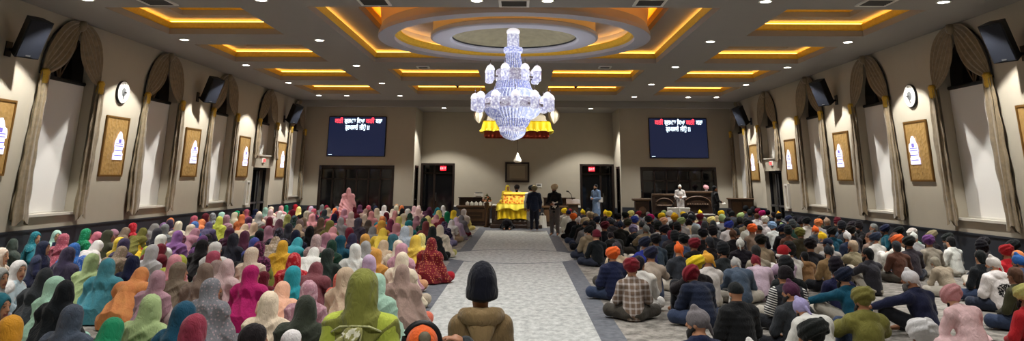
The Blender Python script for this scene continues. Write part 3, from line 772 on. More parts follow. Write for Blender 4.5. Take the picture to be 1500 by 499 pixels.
for sx in (-1, 1):
    m_ = MB()
    def bow(u, v, sx=sx):
        a = 2 * PI * u; r = .2 * (1 + .35 * math.sin(5 * a)) * math.sin(PI * min(.98, v + .03))
        return (sx * 1.66 + r * math.cos(a), -.95 + r * .6 * math.sin(a), .62 + .75 * v)
    m_.grid(bow, 40, 12); m_.build('corner_bow', M_bow, cn, smooth=True)
    m_ = MB(); m_.tube([(sx * 1.0, -.3, 1.3), (sx * 1.0, -.3, CLOW + 0.2 - 3.8)], .012, 6); m_.build('hanging_rod', M_metal, cn)
hl = thing('hanging_lamp', (.05, 34.0, 2.75), 'small clear lamp hanging on a cord under the yellow canopy', 'lamp')
MB().lathe([(.02, .42), (.05, .34), (.09, .26), (.16, .12), (.17, .03), (.1, 0)], 18).build('lamp_shade', mat('frosted_lamp_glass', (214, 210, 200), .3), hl, smooth=True)
MB().tube([(0, 0, .4), (0, 0, 1.32)], .012, 6).build('cord', M_black, hl)
pl = bpy.data.lights.new('throne_fill', 'SPOT'); pl.energy = 300; pl.color = (1., .95, .85); pl.spot_size = 2.3; pl.spot_blend = .5; pl.shadow_soft_size = .15  # added spot without a fitting, brightens the throne cloths from beside the canopy
po = bpy.data.objects.new('throne_fill', pl); C.objects.link(po); po.location = (.75, 33.5, 3.8)
pf = thing('framed_certificate', (0, YALC - .05, 1.88), 'dark framed inscription hung on the wall behind the throne', 'picture')
m_ = MB(); m_.box(-.66, -.56, -.04, .05, 0, 1.06); m_.box(.56, .66, -.04, .05, 0, 1.06); m_.box(-.56, .56, -.04, .05, 0, .1); m_.box(-.56, .56, -.04, .05, .96, 1.06); m_.build('picture_frame', M_dwood, pf)
MB().box(-.56, .56, 0, .04, .1, .96).build('mount', mat('taupe_mount', (128, 114, 96), .8), pf)
m_ = MB(); m_.box(-.42, .42, -.01, 0, .2, .86); m_.build('inscription_sheet', mat('aged_sheet', (150, 138, 116), .8), pf)
th = thing('thermostat', (1.18, YALC - .03, 1.62), 'small white control box on the wall beside the framed inscription', 'thermostat')
MB().box(-.16, .16, 0, .03, 0, .2, bev=.01).build('cover', M_white, th); MB().box(-.1, .1, -.004, 0, .08, .16).build('dial_window', M_metal, th)
def cabinet(sx, label):
    t = thing('altar_cabinet', (sx * 1.95, 35.6, 0), label, 'cabinet')
    MB().box(-.72, .72, 0, .9, .08, .8, bev=.01).build('body', M_wood, t)
    MB().box(-.78, .78, -.05, .95, 0, .1, bev=.01).build('plinth', M_wood, t)
    MB().box(-.8, .8, -.07, .95, .8, .88, bev=.015).build('counter', M_wood2, t)
    d = MB().box(-.38, .5, -.03, 0, .2, .72, bev=.008).build('carved_panel', M_wood2, t)
    MB().box(-.28, .4, -.04, -.03, .32, .6, bev=.006).build('panel_inset', M_wood, d)
    MB().box(-.2, .32, -.05, -.04, .44, .48, bev=.004).build('relief_bar', M_wood2, d)
    MB().box(-.68, -.44, -.03, 0, .2, .72, bev=.008).build('side_panel', M_wood2, t)
    m_ = MB(); m_.box(-.7, .72, .5, .55, .88, 1.2); m_.box(-.74, .76, .3, .6, 1.2, 1.24); m_.box(-.7, -.66, .32, .5, .88, 1.2); m_.box(.68, .72, .32, .5, .88, 1.2); m_.build('raised_shelf', M_wood, t)
    return t
M_spot = M_black
for sx, lb in ((-1, "women's"), (1, "men's")):
    P_ = (sx * 2.55, 32.2, CEIL + .05)
    t = thing('ceiling_spotlight', P_, 'small spotlight on the edge of the last inner coffer, %s side, aimed at the canopy' % lb, 'spotlight')
    m_ = MB(); m_.tube([(0, 0, .3), (0, 0, .02)], .012, 6); m_.build('stem', M_black, t)
    dr = (Vector((0, 34.3, 3.0)) - Vector(P_)).normalized()
    m_ = MB(); m_.tube([tuple(-dr * .09), tuple(dr * .05)], [.045, .055], 12); m_.build('lamp_head', M_black, t)
    m_ = MB(); m_.tube([tuple(dr * .051), tuple(dr * .054)], .045, 12); m_.build('lens', M_lamp, t)
    sl = bpy.data.lights.new('spotlight_beam', 'SPOT'); sl.energy = 330; sl.color = (1., .95, .84); sl.spot_size = math.radians(42); sl.spot_blend = .4; sl.shadow_soft_size = .05
    so = bpy.data.objects.new('spotlight_beam', sl); C.objects.link(so); so.location = Vector(P_) + dr * .07; so.rotation_euler = dr.to_track_quat('-Z', 'Y').to_euler()
cabinet(-1, 'dark carved wooden cabinet left of the yellow throne, white boxes on it')
cabinet(1, 'dark carved wooden cabinet right of the yellow throne behind the standing men')
for i in range(6):
    t = thing('tissue_box', (-2.25 + i * .2, 35.72, .88), 'white box on the cabinet left of the throne, %s along' % ['first', 'second', 'third', 'fourth', 'fifth', 'sixth'][i], 'box', group='white boxes on the left cabinet')
    MB().box(-.08, .08, -.06, .06, 0, .13, bev=.01).build('carton', M_white, t)
    MB().add([(-.04, 0, .13), (.04, 0, .13), (.03, .01, .18), (-.02, -.01, .19)], [(0, 1, 2, 3)]).build('tissue', M_white, t)
t = thing('printer', (-1.75, 36.0, 1.24), 'white printer standing on top of the left wooden cabinet', 'printer')
MB().box(-.22, .22, -.15, .2, 0, .16, bev=.02).build('body', M_white, t); MB().box(-.17, .17, -.12, .12, .16, .22, bev=.02).build('lid', M_metal, t); MB().box(-.13, .13, -.22, -.15, .03, .05).build('paper_tray', M_black, t)
t = thing('flower_vase', (-1.33, 34.9, 0), 'tall floral arrangement in a stand at the left end of the throne', 'flowers')
MB().lathe([(.13, 0), (.05, .1), (.04, .7), (.1, .85), (.12, 1.0), (.08, 1.04)], 14).build('stand', M_wood2, t, smooth=True)
m_ = MB()
rr = random.Random(3)
for i in range(26):
    a = rr.random() * 6.28; e = rr.random(); p = (.2 * e * math.cos(a), .2 * e * math.sin(a), 1.05 + .32 * (1 - e * e) * rr.random() + .05)
    m_.lathe([(.005, -.05), (.045, -.02), (.05, .01), (.02, .04)], 7, p, mi=i % 3)
m_.build('blossoms', [mat('ivory_petals', (226, 214, 190), .7), mat('peach_petals', (214, 150, 110), .7), mat('leaf_green', (86, 98, 58), .7)], t)
t = thing('pulpit', (2.55, 35.2, 0), 'wooden reading stand with microphone on the right cabinet end', 'lectern')
MB().box(-.22, .22, -.16, .16, 0, .98, bev=.02).build('column', M_wood, t)
MB().add([(-.3, -.22, 1.0), (.3, -.22, 1.0), (.3, .22, 1.2), (-.3, .22, 1.2), (-.3, -.22, .96), (.3, -.22, .96), (.3, .22, .96), (-.3, .22, .96)], [(0, 1, 2, 3), (4, 7, 6, 5), (0, 4, 5, 1), (1, 5, 6, 2), (2, 6, 7, 3), (3, 7, 4, 0)]).build('slant_top', M_wood2, t)
m_ = MB(); m_.tube([(0, .15, 1.1), (-.08, .12, 1.4), (-.2, -.05, 1.52)], .014, 6); m_.build('microphone_stem', M_black, t)
m_ = MB(); m_.tube([(-.2, -.05, 1.52), (-.28, -.14, 1.54)], [.03, .035], 8); m_.build('microphone', M_black, t)
t = thing('carrier_bag', (1.16, 34.3, 0), 'crumpled white plastic bag standing beside the throne behind the two men', 'bag')
MB().grid(lambda u, v: ((.17 + .05 * math.sin(9 * u * 6.28) * v) * math.cos(6.28 * u) * (1 - .35 * v), (.12 + .03 * math.sin(7 * u * 6.28) * v) * math.sin(6.28 * u) * (1 - .3 * v), .02 + .5 * v), 36, 8).build('bag_body', M_white, t, smooth=True)
MB().tube([(-.08, 0, .5), (-.06, 0, .62), (.04, 0, .62), (.07, 0, .5)], .012, 6).build('handle', M_white, t)
# ------------------------------------------------------------------ musicians' stage
st = thing('stage_platform', (7.6, 36.2, 0), 'low musicians stage covered in dark blue cloth under the screen', 'stage')
MB().box(-2.1, 2.0, -1.6, 1.5, 0, .34, bev=.02).build('deck', M_dwood, st)
ruffle_box('blue_skirt', -2.12, 2.02, -1.62, 1.5, .02, .36, mat('navy_cloth', (30, 34, 56), .9), st, .015, 60, .02)
def wood_screen(x0, x1, y, h, label):
    t = thing('carved_wooden_screen', ((x0 + x1) / 2, y, .34), label, 'wooden screen'); w = (x1 - x0) / 2; h -= .34
    MB().box(-w, w, 0, .1, 0, h - .08).build('panel', M_wood, t)
    MB().box(-w - .05, w + .05, -.06, .16, h - .1, h, bev=.02).build('top_rail', M_wood2, t)
    m_ = MB()
    for xx in (-w, w): m_.box(xx - .07, xx + .07, -.05, .13, 0, h - .1)
    m_.build('stiles', M_wood, t)
    m_ = MB(); m_.tube([(w * .8 * math.cos(a), -.02, h * .52 + h * .28 * math.sin(a)) for a in [PI * i / 14 for i in range(15)]], .035, 6); m_.build('carved_arch', M_wood2, t)
    m_ = MB()
    for i in range(9): m_.lathe([(.02, -.05), (.06, 0), (.02, .05)], 8, (-w * .6 + i * w * .15, -.03, h * .5))
    m_.build('carved_rosettes', M_wood2, t)
    return t
wood_screen(6.5, 7.55, 37.2, 1.42, 'carved wooden screen on the stage beside the lectern')
wood_screen(7.8, 9.35, 37.1, 1.55, 'taller carved wooden screen on the stage behind the white clad musician')
t = thing('lectern', (5.85, 36.6, 0), 'carved wooden lectern with thin microphone standing left of the stage', 'lectern')
MB().box(-.42, .42, -.25, .25, 0, .14, bev=.02).box(-.32, .32, -.2, .2, .14, 1.1, bev=.02).build('column', M_wood, t)
MB().box(-.42, .42, -.28, .28, 1.1, 1.22, bev=.03).build('desk_top', M_wood2, t)
m_ = MB(); m_.lathe([(.02, -.02), (.18, 0), (.14, .03), (.02, .04)], 20); e = m_.build('carved_emblem', M_wood2, t); e.location = (0, -.2, .68); e.rotation_euler = (PI / 2, 0, 0)
m_ = MB(); m_.tube([(.1, 0, 1.22), (.1, 0, 1.4), (.03, -.1, 1.5)], .012, 6); m_.build('microphone_stem', M_black, t); m_ = MB(); m_.tube([(.05, -.08, 1.48), (-.02, -.16, 1.58)], .03, 8); m_.build('microphone', M_black, t)
for i, (xx, lb) in enumerate([(7.08, 'first white cloth covered harmonium on the stage, nearer the lectern'), (7.62, 'second white cloth covered harmonium, before the white clad musician')]):
    t = thing('harmonium', (xx, 35.55, .34), lb, 'harmonium')
    MB().box(-.22, .22, -.14, .14, 0, .48, bev=.015).build('case', M_white, t)
    MB().box(-.23, .23, -.15, .15, .47, .51, bev=.01).build('cloth_cover', M_white, t)
    MB().box(-.2, .2, -.17, -.14, .12, .26).build('bellows', mat('harmonium_bellows', (190, 186, 176), .8), t)
t = thing('keyboard', (8.65, 35.3, .34), 'long white topped keyboard table at the right end of the stage', 'keyboard')
MB().box(-.6, .6, -.16, .16, .2, .26, bev=.01).build('white_top', M_white, t)
for xx in (-.5, .5): MB().box(xx - .03, xx + .03, -.1, .1, 0, .2).build('leg', M_black, t)
t = thing('microphone_stand', (6.95, 35.6, .34), 'slanting black microphone stand at the lectern end of the stage', 'microphone stand')
m_ = MB(); m_.tube([(-.25, 0, .0), (.3, 0, .85)], .02, 6); m_.build('boom', M_black, t)
m_ = MB(); m_.tube([(.3, 0, .85), (.38, -.03, .93)], .035, 8); m_.build('microphone', M_metal, t)
for k in range(3):
    a = 2.1 * k; m_ = MB(); m_.tube([(-.22, 0, .04), (-.22 + .22 * math.cos(a), .22 * math.sin(a), .0)], .012, 5); m_.build('foot', M_black, t)
t = thing('side_table', (10.35, 36.2, 0), 'dark wooden cabinet between the stage and the curtained right wall', 'cabinet')
MB().box(-.5, .5, -.3, .3, 0, 1.2, bev=.02).build('body', M_wood, t); MB().box(-.55, .55, -.34, .34, 1.2, 1.26, bev=.015).build('top', M_wood2, t)
for xx in (-.25, .25):
    d = MB().box(xx - .22, xx + .22, -.32, -.3, .1, 1.1, bev=.006).build('door', M_wood2, t); MB().lathe([(.02, 0), (.03, .02), (.01, .04)], 8, (xx * .3, -.35, .6)).build('knob', M_metal, d)
# ------------------------------------------------------------------ smooth implicit shapes -> one continuous mesh
def surf(fn, lo, hi, h):
    lo = np.array(lo, float); hi = np.array(hi, float)
    n = np.ceil((hi - lo) / h).astype(int) + 1
    g = [lo[i] + h * np.arange(n[i]) for i in range(3)]
    X, Y, Z = np.meshgrid(*g, indexing='ij')
    V = fn(np.stack([X, Y, Z], -1).reshape(-1, 3).astype(np.float32)).reshape(n)
    V[0], V[-1] = 1, 1; V[:, 0], V[:, -1] = 1, 1; V[:, :, 0], V[:, :, -1] = 1, 1
    S = V < 0
    nc = n - 1
    cnt = np.zeros(nc); pos = np.zeros(tuple(nc) + (3,))
    sl = lambda o: tuple(slice(o[i], o[i] + nc[i]) for i in range(3))
    for ax in range(3):
        for a in (0, 1):
            for b in (0, 1):
                o0 = [0, 0, 0]; oth = [i for i in range(3) if i != ax]; o0[oth[0]] = a; o0[oth[1]] = b
                o1 = list(o0); o1[ax] = 1
                va, vb = V[sl(o0)], V[sl(o1)]
                cr = S[sl(o0)] != S[sl(o1)]
                t = np.where(cr, va / np.where(cr, va - vb, 1), 0)
                cnt += cr
                for i in range(3): pos[..., i] += cr * (o0[i] + (t if i == ax else 0))
    act = cnt > 0
    idx = -np.ones(nc, int); idx[act] = np.arange(act.sum())
    ijk = np.argwhere(act)
    verts = lo + h * (ijk + pos[act] / cnt[act][:, None])
    faces = []
    for ax in range(3):
        o = [i for i in range(3) if i != ax]
        A = np.take(S, range(0, n[ax] - 1), axis=ax); B = np.take(S, range(1, n[ax]), axis=ax)
        cr = A != B
        w = np.argwhere(cr)
        w = w[(w[:, o[0]] > 0) & (w[:, o[1]] > 0) & (w[:, o[0]] < nc[o[0]]) & (w[:, o[1]] < nc[o[1]])]
        fl = A[tuple(w.T)]
        def at(d0, d1):
            q = w.copy(); q[:, o[0]] -= d0; q[:, o[1]] -= d1; return idx[tuple(q.T)]
        quad = np.stack([at(1, 1), at(0, 1), at(0, 0), at(1, 0)], 1)
        flip = fl if ax != 1 else ~fl
        quad = np.where(flip[:, None], quad, quad[:, ::-1])
        faces.append(quad)
    return verts, np.concatenate(faces)
def np_mesh(name, v, f, mats):
    me = bpy.data.meshes.new(name)
    me.vertices.add(len(v)); me.vertices.foreach_set('co', np.asarray(v, np.float32).ravel())
    me.loops.add(len(f) * 4); me.loops.foreach_set('vertex_index', np.asarray(f, np.int32).ravel())
    me.polygons.add(len(f)); me.polygons.foreach_set('loop_start', np.arange(0, len(f) * 4, 4, dtype=np.int32))
    me.polygons.foreach_set('use_smooth', np.ones(len(f), bool))
    me.update(calc_edges=True)
    for m in mats: me.materials.append(m)
    return me
def smin(a, b, k): 
    h = np.clip(.5 + .5 * (b - a) / k, 0, 1); return b + (a - b) * h - k * h * (1 - h)
def smax(a, b, k): return -smin(-a, -b, k)
def cap(P, a, b, r0, r1=None):
    r1 = r0 if r1 is None else r1
    a = np.array(a, float); b = np.array(b, float); ab = b - a
    t = np.clip(((P - a) @ ab) / max(ab @ ab, 1e-9), 0, 1)
    return np.linalg.norm(P - a - t[:, None] * ab, axis=1) - (r0 + (r1 - r0) * t)
def ell(P, c, r, R=None):
    q = P - np.array(c, float)
    if R is not None: q = q @ R
    r = np.array(r, float)
    k0 = np.linalg.norm(q / r, axis=1); k1 = np.linalg.norm(q / r ** 2, axis=1)
    return k0 * (k0 - 1) / np.maximum(k1, 1e-6)
def rotx(a): c, s = math.cos(a), math.sin(a); return np.array([[1, 0, 0], [0, c, -s], [0, s, c]])
def rotz(a): c, s = math.cos(a), math.sin(a); return np.array([[c, -s, 0], [s, c, 0], [0, 0, 1]])
def U(k, *ds):
    d = ds[0]
    for e in ds[1:]: d = smin(d, e, k)
    return d

# ------------------------------------------------------------------ poses (facing +Y, floor at 0)
def pose(kind):
    p = dict(pelvis=(0, 0, .12), chest=(0, .04, .42), neck=(0, .03, .56), head=(0, .06, .72), yaw=0., tilt=.0,
             sh=[(-.165, .02, .50), (.165, .02, .50)], el=[(-.25, .08, .28), (.25, .08, .28)], wr=[(-.12, .30, .2), (.12, .30, .2)], hd=[(-.05, .35, .18), (.05, .35, .18)],
             hip=[(-.09, .03, .11), (.09, .03, .11)], kn=[(-.36, .26, .12), (.36, .26, .12)], an=[(.06, .38, .06), (-.06, .42, .06)], toe=[(.2, .4, .045), (-.2, .44, .045)])
    if kind == 'left': p.update(yaw=.7)
    if kind == 'right': p.update(yaw=-.7)
    if kind == 'bow':
        p.update(chest=(0, .13, .40), neck=(0, .22, .50), head=(0, .31, .61), tilt=-.45, sh=[(-.17, .15, .47), (.17, .15, .47)], el=[(-.25, .24, .25), (.25, .24, .25)], wr=[(-.1, .38, .14), (.1, .38, .14)], hd=[(-.04, .42, .12), (.04, .42, .12)])
    if kind == 'knees':
        p.update(chest=(0, .0, .42), sh=[(-.17, .02, .50), (.17, .02, .50)], kn=[(-.16, .38, .42), (.16, .38, .42)], an=[(-.12, .52, .07), (.12, .52, .07)], toe=[(-.13, .66, .045), (.13, .66, .045)],
                 el=[(-.28, .2, .38), (.28, .2, .38)], wr=[(-.14, .42, .46), (.14, .42, .46)], hd=[(-.03, .47, .47), (.03, .47, .47)], yaw=.4)
    if kind == 'reach':
        p.update(yaw=.5, chest=(-.05, .05, .42), neck=(-.07, .06, .55), head=(-.1, .1, .70), sh=[(-.22, .04, .49), (.11, .03, .49)], el=[(-.42, .2, .42), (.22, .1, .28)], wr=[(-.62, .3, .36), (.1, .3, .2)], hd=[(-.7, .32, .35), (.04, .36, .18)],
                 kn=[(-.42, .28, .30), (.36, .26, .12)], an=[(-.3, .5, .07), (-.02, .44, .06)], toe=[(-.36, .62, .045), (-.16, .46, .045)])
    if kind == 'stand':
        p = dict(pelvis=(0, 0, .93), chest=(0, .01, 1.27), neck=(0, .0, 1.46), head=(0, .02, 1.62), yaw=0., tilt=0., sh=[(-.18, 0, 1.4), (.18, 0, 1.4)], el=[(-.25, -.01, 1.12), (.25, -.01, 1.12)], wr=[(-.25, .1, .88), (.25, .1, .88)], hd=[(-.24, .13, .8), (.24, .13, .8)],
                 hip=[(-.09, 0, .9), (.09, 0, .9)], kn=[(-.1, .02, .5), (.1, .02, .5)], an=[(-.11, -.02, .09), (.11, -.02, .09)], toe=[(-.13, .13, .04), (.13, .13, .04)])
    if kind == 'standturn': p = pose('stand'); p.update(yaw=.55)
    if kind == 'standhold':
        p = pose('stand'); p.update(el=[(-.26, .03, 1.12), (.26, .03, 1.12)], wr=[(-.08, .24, 1.08), (.08, .24, 1.08)], hd=[(-.01, .27, 1.08), (.01, .28, 1.12)])
    if kind == 'walk':
        p = pose('stand'); p.update(kn=[(-.1, .14, .5), (.1, .0, .49)], an=[(-.11, .16, .09), (.11, -.2, .11)], toe=[(-.12, .32, .05), (.12, -.06, .04)], wr=[(-.25, -.02, .9), (.25, .2, .92)], hd=[(-.25, -.0, .82), (.25, .25, .85)])
    if kind == 'armup':
        p = pose('stand'); p.update(el=[(-.26, .0, 1.12), (.34, .12, 1.38)], wr=[(-.25, .1, .88), (.25, .08, 1.64)], hd=[(-.24, .13, .8), (.16, .06, 1.68)])
    if kind == 'prostrate':
        p.update(pelvis=(0, -.05, .30), chest=(0, .38, .2), neck=(0, .55, .14), head=(0, .68, .12), tilt=-1.6, sh=[(-.17, .46, .2), (.17, .46, .2)], el=[(-.28, .6, .08), (.28, .6, .08)], wr=[(-.2, .82, .05), (.2, .82, .05)], hd=[(-.18, .92, .03), (.18, .92, .03)],
                 hip=[(-.1, -.05, .3), (.1, -.05, .3)], kn=[(-.15, .22, .09), (.15, .22, .09)], an=[(-.12, -.2, .07), (.12, -.2, .07)], toe=[(-.1, -.32, .05), (.1, -.32, .05)])
    return p
def head_frame(p): return rotz(p['yaw']) @ rotx(p['tilt'])
def bounds(p, pad):
    pts = []
    for v in p.values():
        if isinstance(v, list): pts += v
        elif isinstance(v, tuple): pts.append(v)
    a = np.array(pts); return a.min(0) - pad, a.max(0) + pad
def body_sdf(P, p):
    hc = np.array(p['head']); R = head_frame(p)
    L = (P - hc) @ R
    sk = ell(L, (0, -.01, .03), (.074, .093, .09))
    jaw = ell(L, (0, .025, -.055), (.056, .066, .07))
    h = smin(sk, jaw, .05)
    h = smin(h, cap(L, (0, .088, .02), (0, .108, -.028), .009, .015), .012)      # nose
    h = smin(h, ell(L, (0, .088, -.062), (.026, .012, .012)), .012)             # mouth
    h = smin(h, ell(L, (0, .082, -.1), (.022, .018, .018)), .02)                # chin
    h = smin(h, cap(L, (-.04, .078, .035), (.04, .078, .035), .012), .015)      # brow
    for s in (-1, 1):
        h = smax(h, -ell(L, (s * .032, .098, .012), (.017, .014, .010)), .01)  # eye sockets
        h = smin(h, ell(L, (s * .032, .083, .012), (.013, .011, .008)), .004)  # eyes
        h = smin(h, ell(L, (s * .078, -.005, -.005), (.010, .022, .032)), .01) # ears
    d = smin(h, cap(P, tuple(hc - np.array([0, .015, .03])), p['neck'], .052, .058), .03)
    d = smin(d, cap(P, p['neck'], p['chest'], .07, .125), .05)
    d = smin(d, cap(P, p['chest'], p['pelvis'], .128, .145), .06)
    for i in (0, 1):
        d = smin(d, cap(P, p['neck'], p['sh'][i], .055, .062), .05)
        d = smin(d, cap(P, p['sh'][i], p['el'][i], .055, .043), .03)
        d = smin(d, cap(P, p['el'][i], p['wr'][i], .042, .028), .02)
        d = smin(d, cap(P, p['hip'][i], p['kn'][i], .092, .062), .04)
        d = smin(d, cap(P, p['kn'][i], p['an'][i], .058, .038), .03)
        d = smin(d, cap(P, p['an'][i], p['toe'][i], .038, .03), .025)
    for i in (0, 1):
        w = np.array(p['wr'][i]); hh = np.array(p['hd'][i]); v = hh - w; ln = np.linalg.norm(v); v = v / max(ln, 1e-6)
        side = np.cross(v, [0, 0, 1]); side = side / (np.linalg.norm(side) + 1e-6); up = np.cross(side, v)
        pm = w + v * .06
        hd = cap(P, w, pm, .026, .03)
        hd = smin(hd, cap(P, pm - side * .022, pm + side * .022, .016), .015)
        for k, (o, l) in enumerate(((-.03, .055), (-.011, .068), (.009, .064), (.028, .05))):
            b0 = pm + side * o + v * .02; b1 = b0 + v * l * .6 - up * .008; b2 = b1 + v * l * .35 - up * .024
            hd = smin(hd, np.minimum(cap(P, b0, b1, .0095), cap(P, b1, b2, .0092, .008)), .006)
        t0 = w + v * .03 + side * (.026 if i == 0 else -.026); t1 = t0 + v * .035 + side * (.022 if i == 0 else -.022); t2 = t1 + v * .025
        hd = smin(hd, np.minimum(cap(P, t0, t1, .012, .0105), cap(P, t1, t2, .0105, .009)), .008)
        d = smin(d, hd, .012)
    return d
def wrinkle(P, amp, f=1., seed=0.):
    x, y, z = P[:, 0], P[:, 1], P[:, 2]
    a = np.sin(23 * f * x + 9 * z + 4 * np.sin(11 * z + seed) + seed) * np.sin(17 * f * z - 12 * y + 3 * np.sin(9 * x + 2 * seed))
    b = np.sin(41 * f * z + 13 * x + 5 * np.sin(7 * y + seed) + 1.7 * seed)
    return amp * (a + .45 * b)
def garment_sdf(P, p, style, seed=0.):
    g = {'shirt': .012, 'hoodie': .03, 'puffer': .038, 'kurta': .018, 'kameez': .016, 'tee': .014}[style]
    d = cap(P, p['neck'], p['chest'], .075 + g * .4, .13 + g)
    d = smin(d, cap(P, p['chest'], p['pelvis'], .135 + g, .158 + g), .06)
    for i in (0, 1):
        d = smin(d, cap(P, p['neck'], p['sh'][i], .06 + g * .5, .066 + g), .05)
        d = smin(d, cap(P, p['sh'][i], p['el'][i], .062 + g, .05 + g), .03)
        if style != 'tee':
            w = np.array(p['wr'][i]); e = np.array(p['el'][i])
            d = smin(d, cap(P, p['el'][i], tuple(e + (w - e) * .93), .05 + g, .036 + g * .7), .025)
    st = p['pelvis'][2] > .5
    if style in ('kurta', 'kameez'):
        if st:
            q = P * np.array([1, 1, .0]); c = cap(P, (0, .0, .92), (0, .01, .48), .17, .2)
            d = smin(d, c, .05)
        else:
            for i in (0, 1):
                k = np.array(p['kn'][i]); hp = np.array(p['hip'][i])
                d = smin(d, cap(P, tuple(hp), tuple(hp + (k - hp) * .92), .115, .085), .05)
            d = smin(d, ell(P, (0, .16, .09), (.3, .26, .11)), .06)
            d = smin(d, ell(P, (0, -.04, .06), (.24, .2, .1)), .06)
    if style == 'hoodie':
        n = np.array(p['neck']); 
        hood = ell(P, tuple(n + [0, -.075, .005]), (.135, .075, .075)); hood = smax(hood, -ell(P, tuple(n + [0, -.04, .075]), (.08, .07, .06)), .015)
        d = smin(d, hood, .02)
        d = smin(d, cap(P, tuple(n + [-.08, 0, .0]), tuple(n + [-.03, .09, -.05]), .035), .02); d = smin(d, cap(P, tuple(n + [.08, 0, .0]), tuple(n + [.03, .09, -.05]), .035), .02)
    if style in ('puffer', 'shirt', 'kurta'):
        n = np.array(p['neck'])
        col = np.abs(np.linalg.norm((P - n - [0, .005, .0])[:, :2] / [1, 1.0], axis=1) - .075) - .012
        col = smax(col, np.abs(P[:, 2] - n[2] - .02) - (.045 if style == 'puffer' else .028), .01)
        d = smin(d, col, .015)
    d = smax(d, -cap(P, tuple(np.array(p['neck']) + [0, .04, .03]), tuple(np.array(p['neck']) + [0, .1, .1]), .05), .015)
    if style == 'puffer': d = d + .008 * np.abs(np.sin(P[:, 2] * 40)) - .004
    d = d + wrinkle(P, .0045 if style != 'puffer' else .002, 1., seed)
    return d
def trouser_sdf(P, p, seed=0.):
    d = None
    for i in (0, 1):
        a = smin(cap(P, p['hip'][i], p['kn'][i], .112, .086), cap(P, p['kn'][i], p['an'][i], .084, .062), .04)
        d = a if d is None else smin(d, a, .03)
    d = smin(d, ell(P, tuple(np.array(p['pelvis']) + [0, 0, -.02]), (.19, .165, .12)), .05)
    return d + wrinkle(P, .004, 1.1, seed + 2)
def scarf_sdf(P, p, style, seed=0.):
    hc = np.array(p['head']); R = head_frame(p); L = (P - hc) @ R; nk = np.array(p['neck']); chs = np.array(p['chest']); pel = np.array(p['pelvis'])
    d = ell(L, (0, -.022, .03), (.098, .124, .114))
    d = smin(d, ell(L, (0, -.035, -.06), (.096, .1, .09)), .05)
    d = smin(d, cap(P, tuple(hc + R @ np.array([0, -.04, -.07])), tuple(nk + [0, -.035, -.03]), .1 if style == 'shawl' else .09, .15 if style == 'shawl' else .12), .055)
    sp = {'hood': .062, 'long': .07, 'shawl': .09, 'side': .066}[style]
    for i in (0, 1): d = smin(d, cap(P, tuple(nk + [0, -.015, -.03]), tuple(np.array(p['sh'][i]) * [1.06, 1, 1] + [0, -.005, -.01]), .08, sp + .025), .05)
    back = chs + np.array([0, -.05, 0])
    if style == 'hood':
        d = smin(d, cap(P, tuple(nk + [0, -.02, -.04]), tuple(back + [0, -.01, -.02]), .115, .13), .05)
    if style in ('long', 'side'):
        x = 0. if style == 'long' else .1
        d = smin(d, cap(P, tuple(back + [x * .3, 0, .0]), tuple(pel + [x, -.10, .04]), .15, .205), .05)
        for i in (0, 1): d = smin(d, cap(P, p['sh'][i], tuple((np.array(p['sh'][i]) + np.array(p['el'][i])) / 2 + [0, -.01, -.03]), .088, .085), .05)
    if style == 'shawl':
        gz = 0 if pel[2] < .5 else pel[2] - .35
        d = smin(d, cap(P, tuple(back + [0, .03, .0]), (pel[0], pel[1] - .04, gz + .10), .175, .31), .05)
        for i in (0, 1):
            e = np.array(p['el'][i]); d = smin(d, cap(P, p['sh'][i], tuple(e + [0, -.02, -.06]), .095, .11), .05)
            d = smin(d, cap(P, tuple(e + [0, -.02, -.06]), (e[0] * 1.3, e[1] + .04, gz + .05), .11, .12), .06)
    face = ell(L, (0, .135, -.012), (.07, .125, .098))
    d = smax(d, -face, .02)
    front = cap(P, tuple(nk + [0, .2, -.1]), tuple(pel + [0, .36, .05]), .11, .2)
    if style != 'shawl': d = smax(d, -front, .03)
    # folds: soft pleats from the crown, sharper swathes thrown across the back
    x = P[:, 0] - hc[0]; z = P[:, 2] - hc[2]; sg = 1 if int(seed) % 2 == 0 else -1
    ang = np.arctan2(x, -(P[:, 1] - hc[1]) + .05)
    lowz = np.clip((-.06 - z) / .16, 0, 1); top = 1 - lowz
    ridge = lambda t: 1 - 2 * np.abs(np.sin(t)) ** .7
    diag = sg * x * 13 + z * 17 + 1.6 * np.sin(5 * x + seed * 1.7) + 1.2 * np.sin(8 * z + seed)
    swirl = ang * 4.5 + 6 * z + 1.5 * np.sin(z * 11 + seed)
    d = d + .0045 * top * ridge(ang * 3.5 + 9 * z * sg + seed) * (P[:, 1] < hc[1] + .05) - lowz * (.0105 * ridge(diag) + .008 * ridge(swirl))
    return d
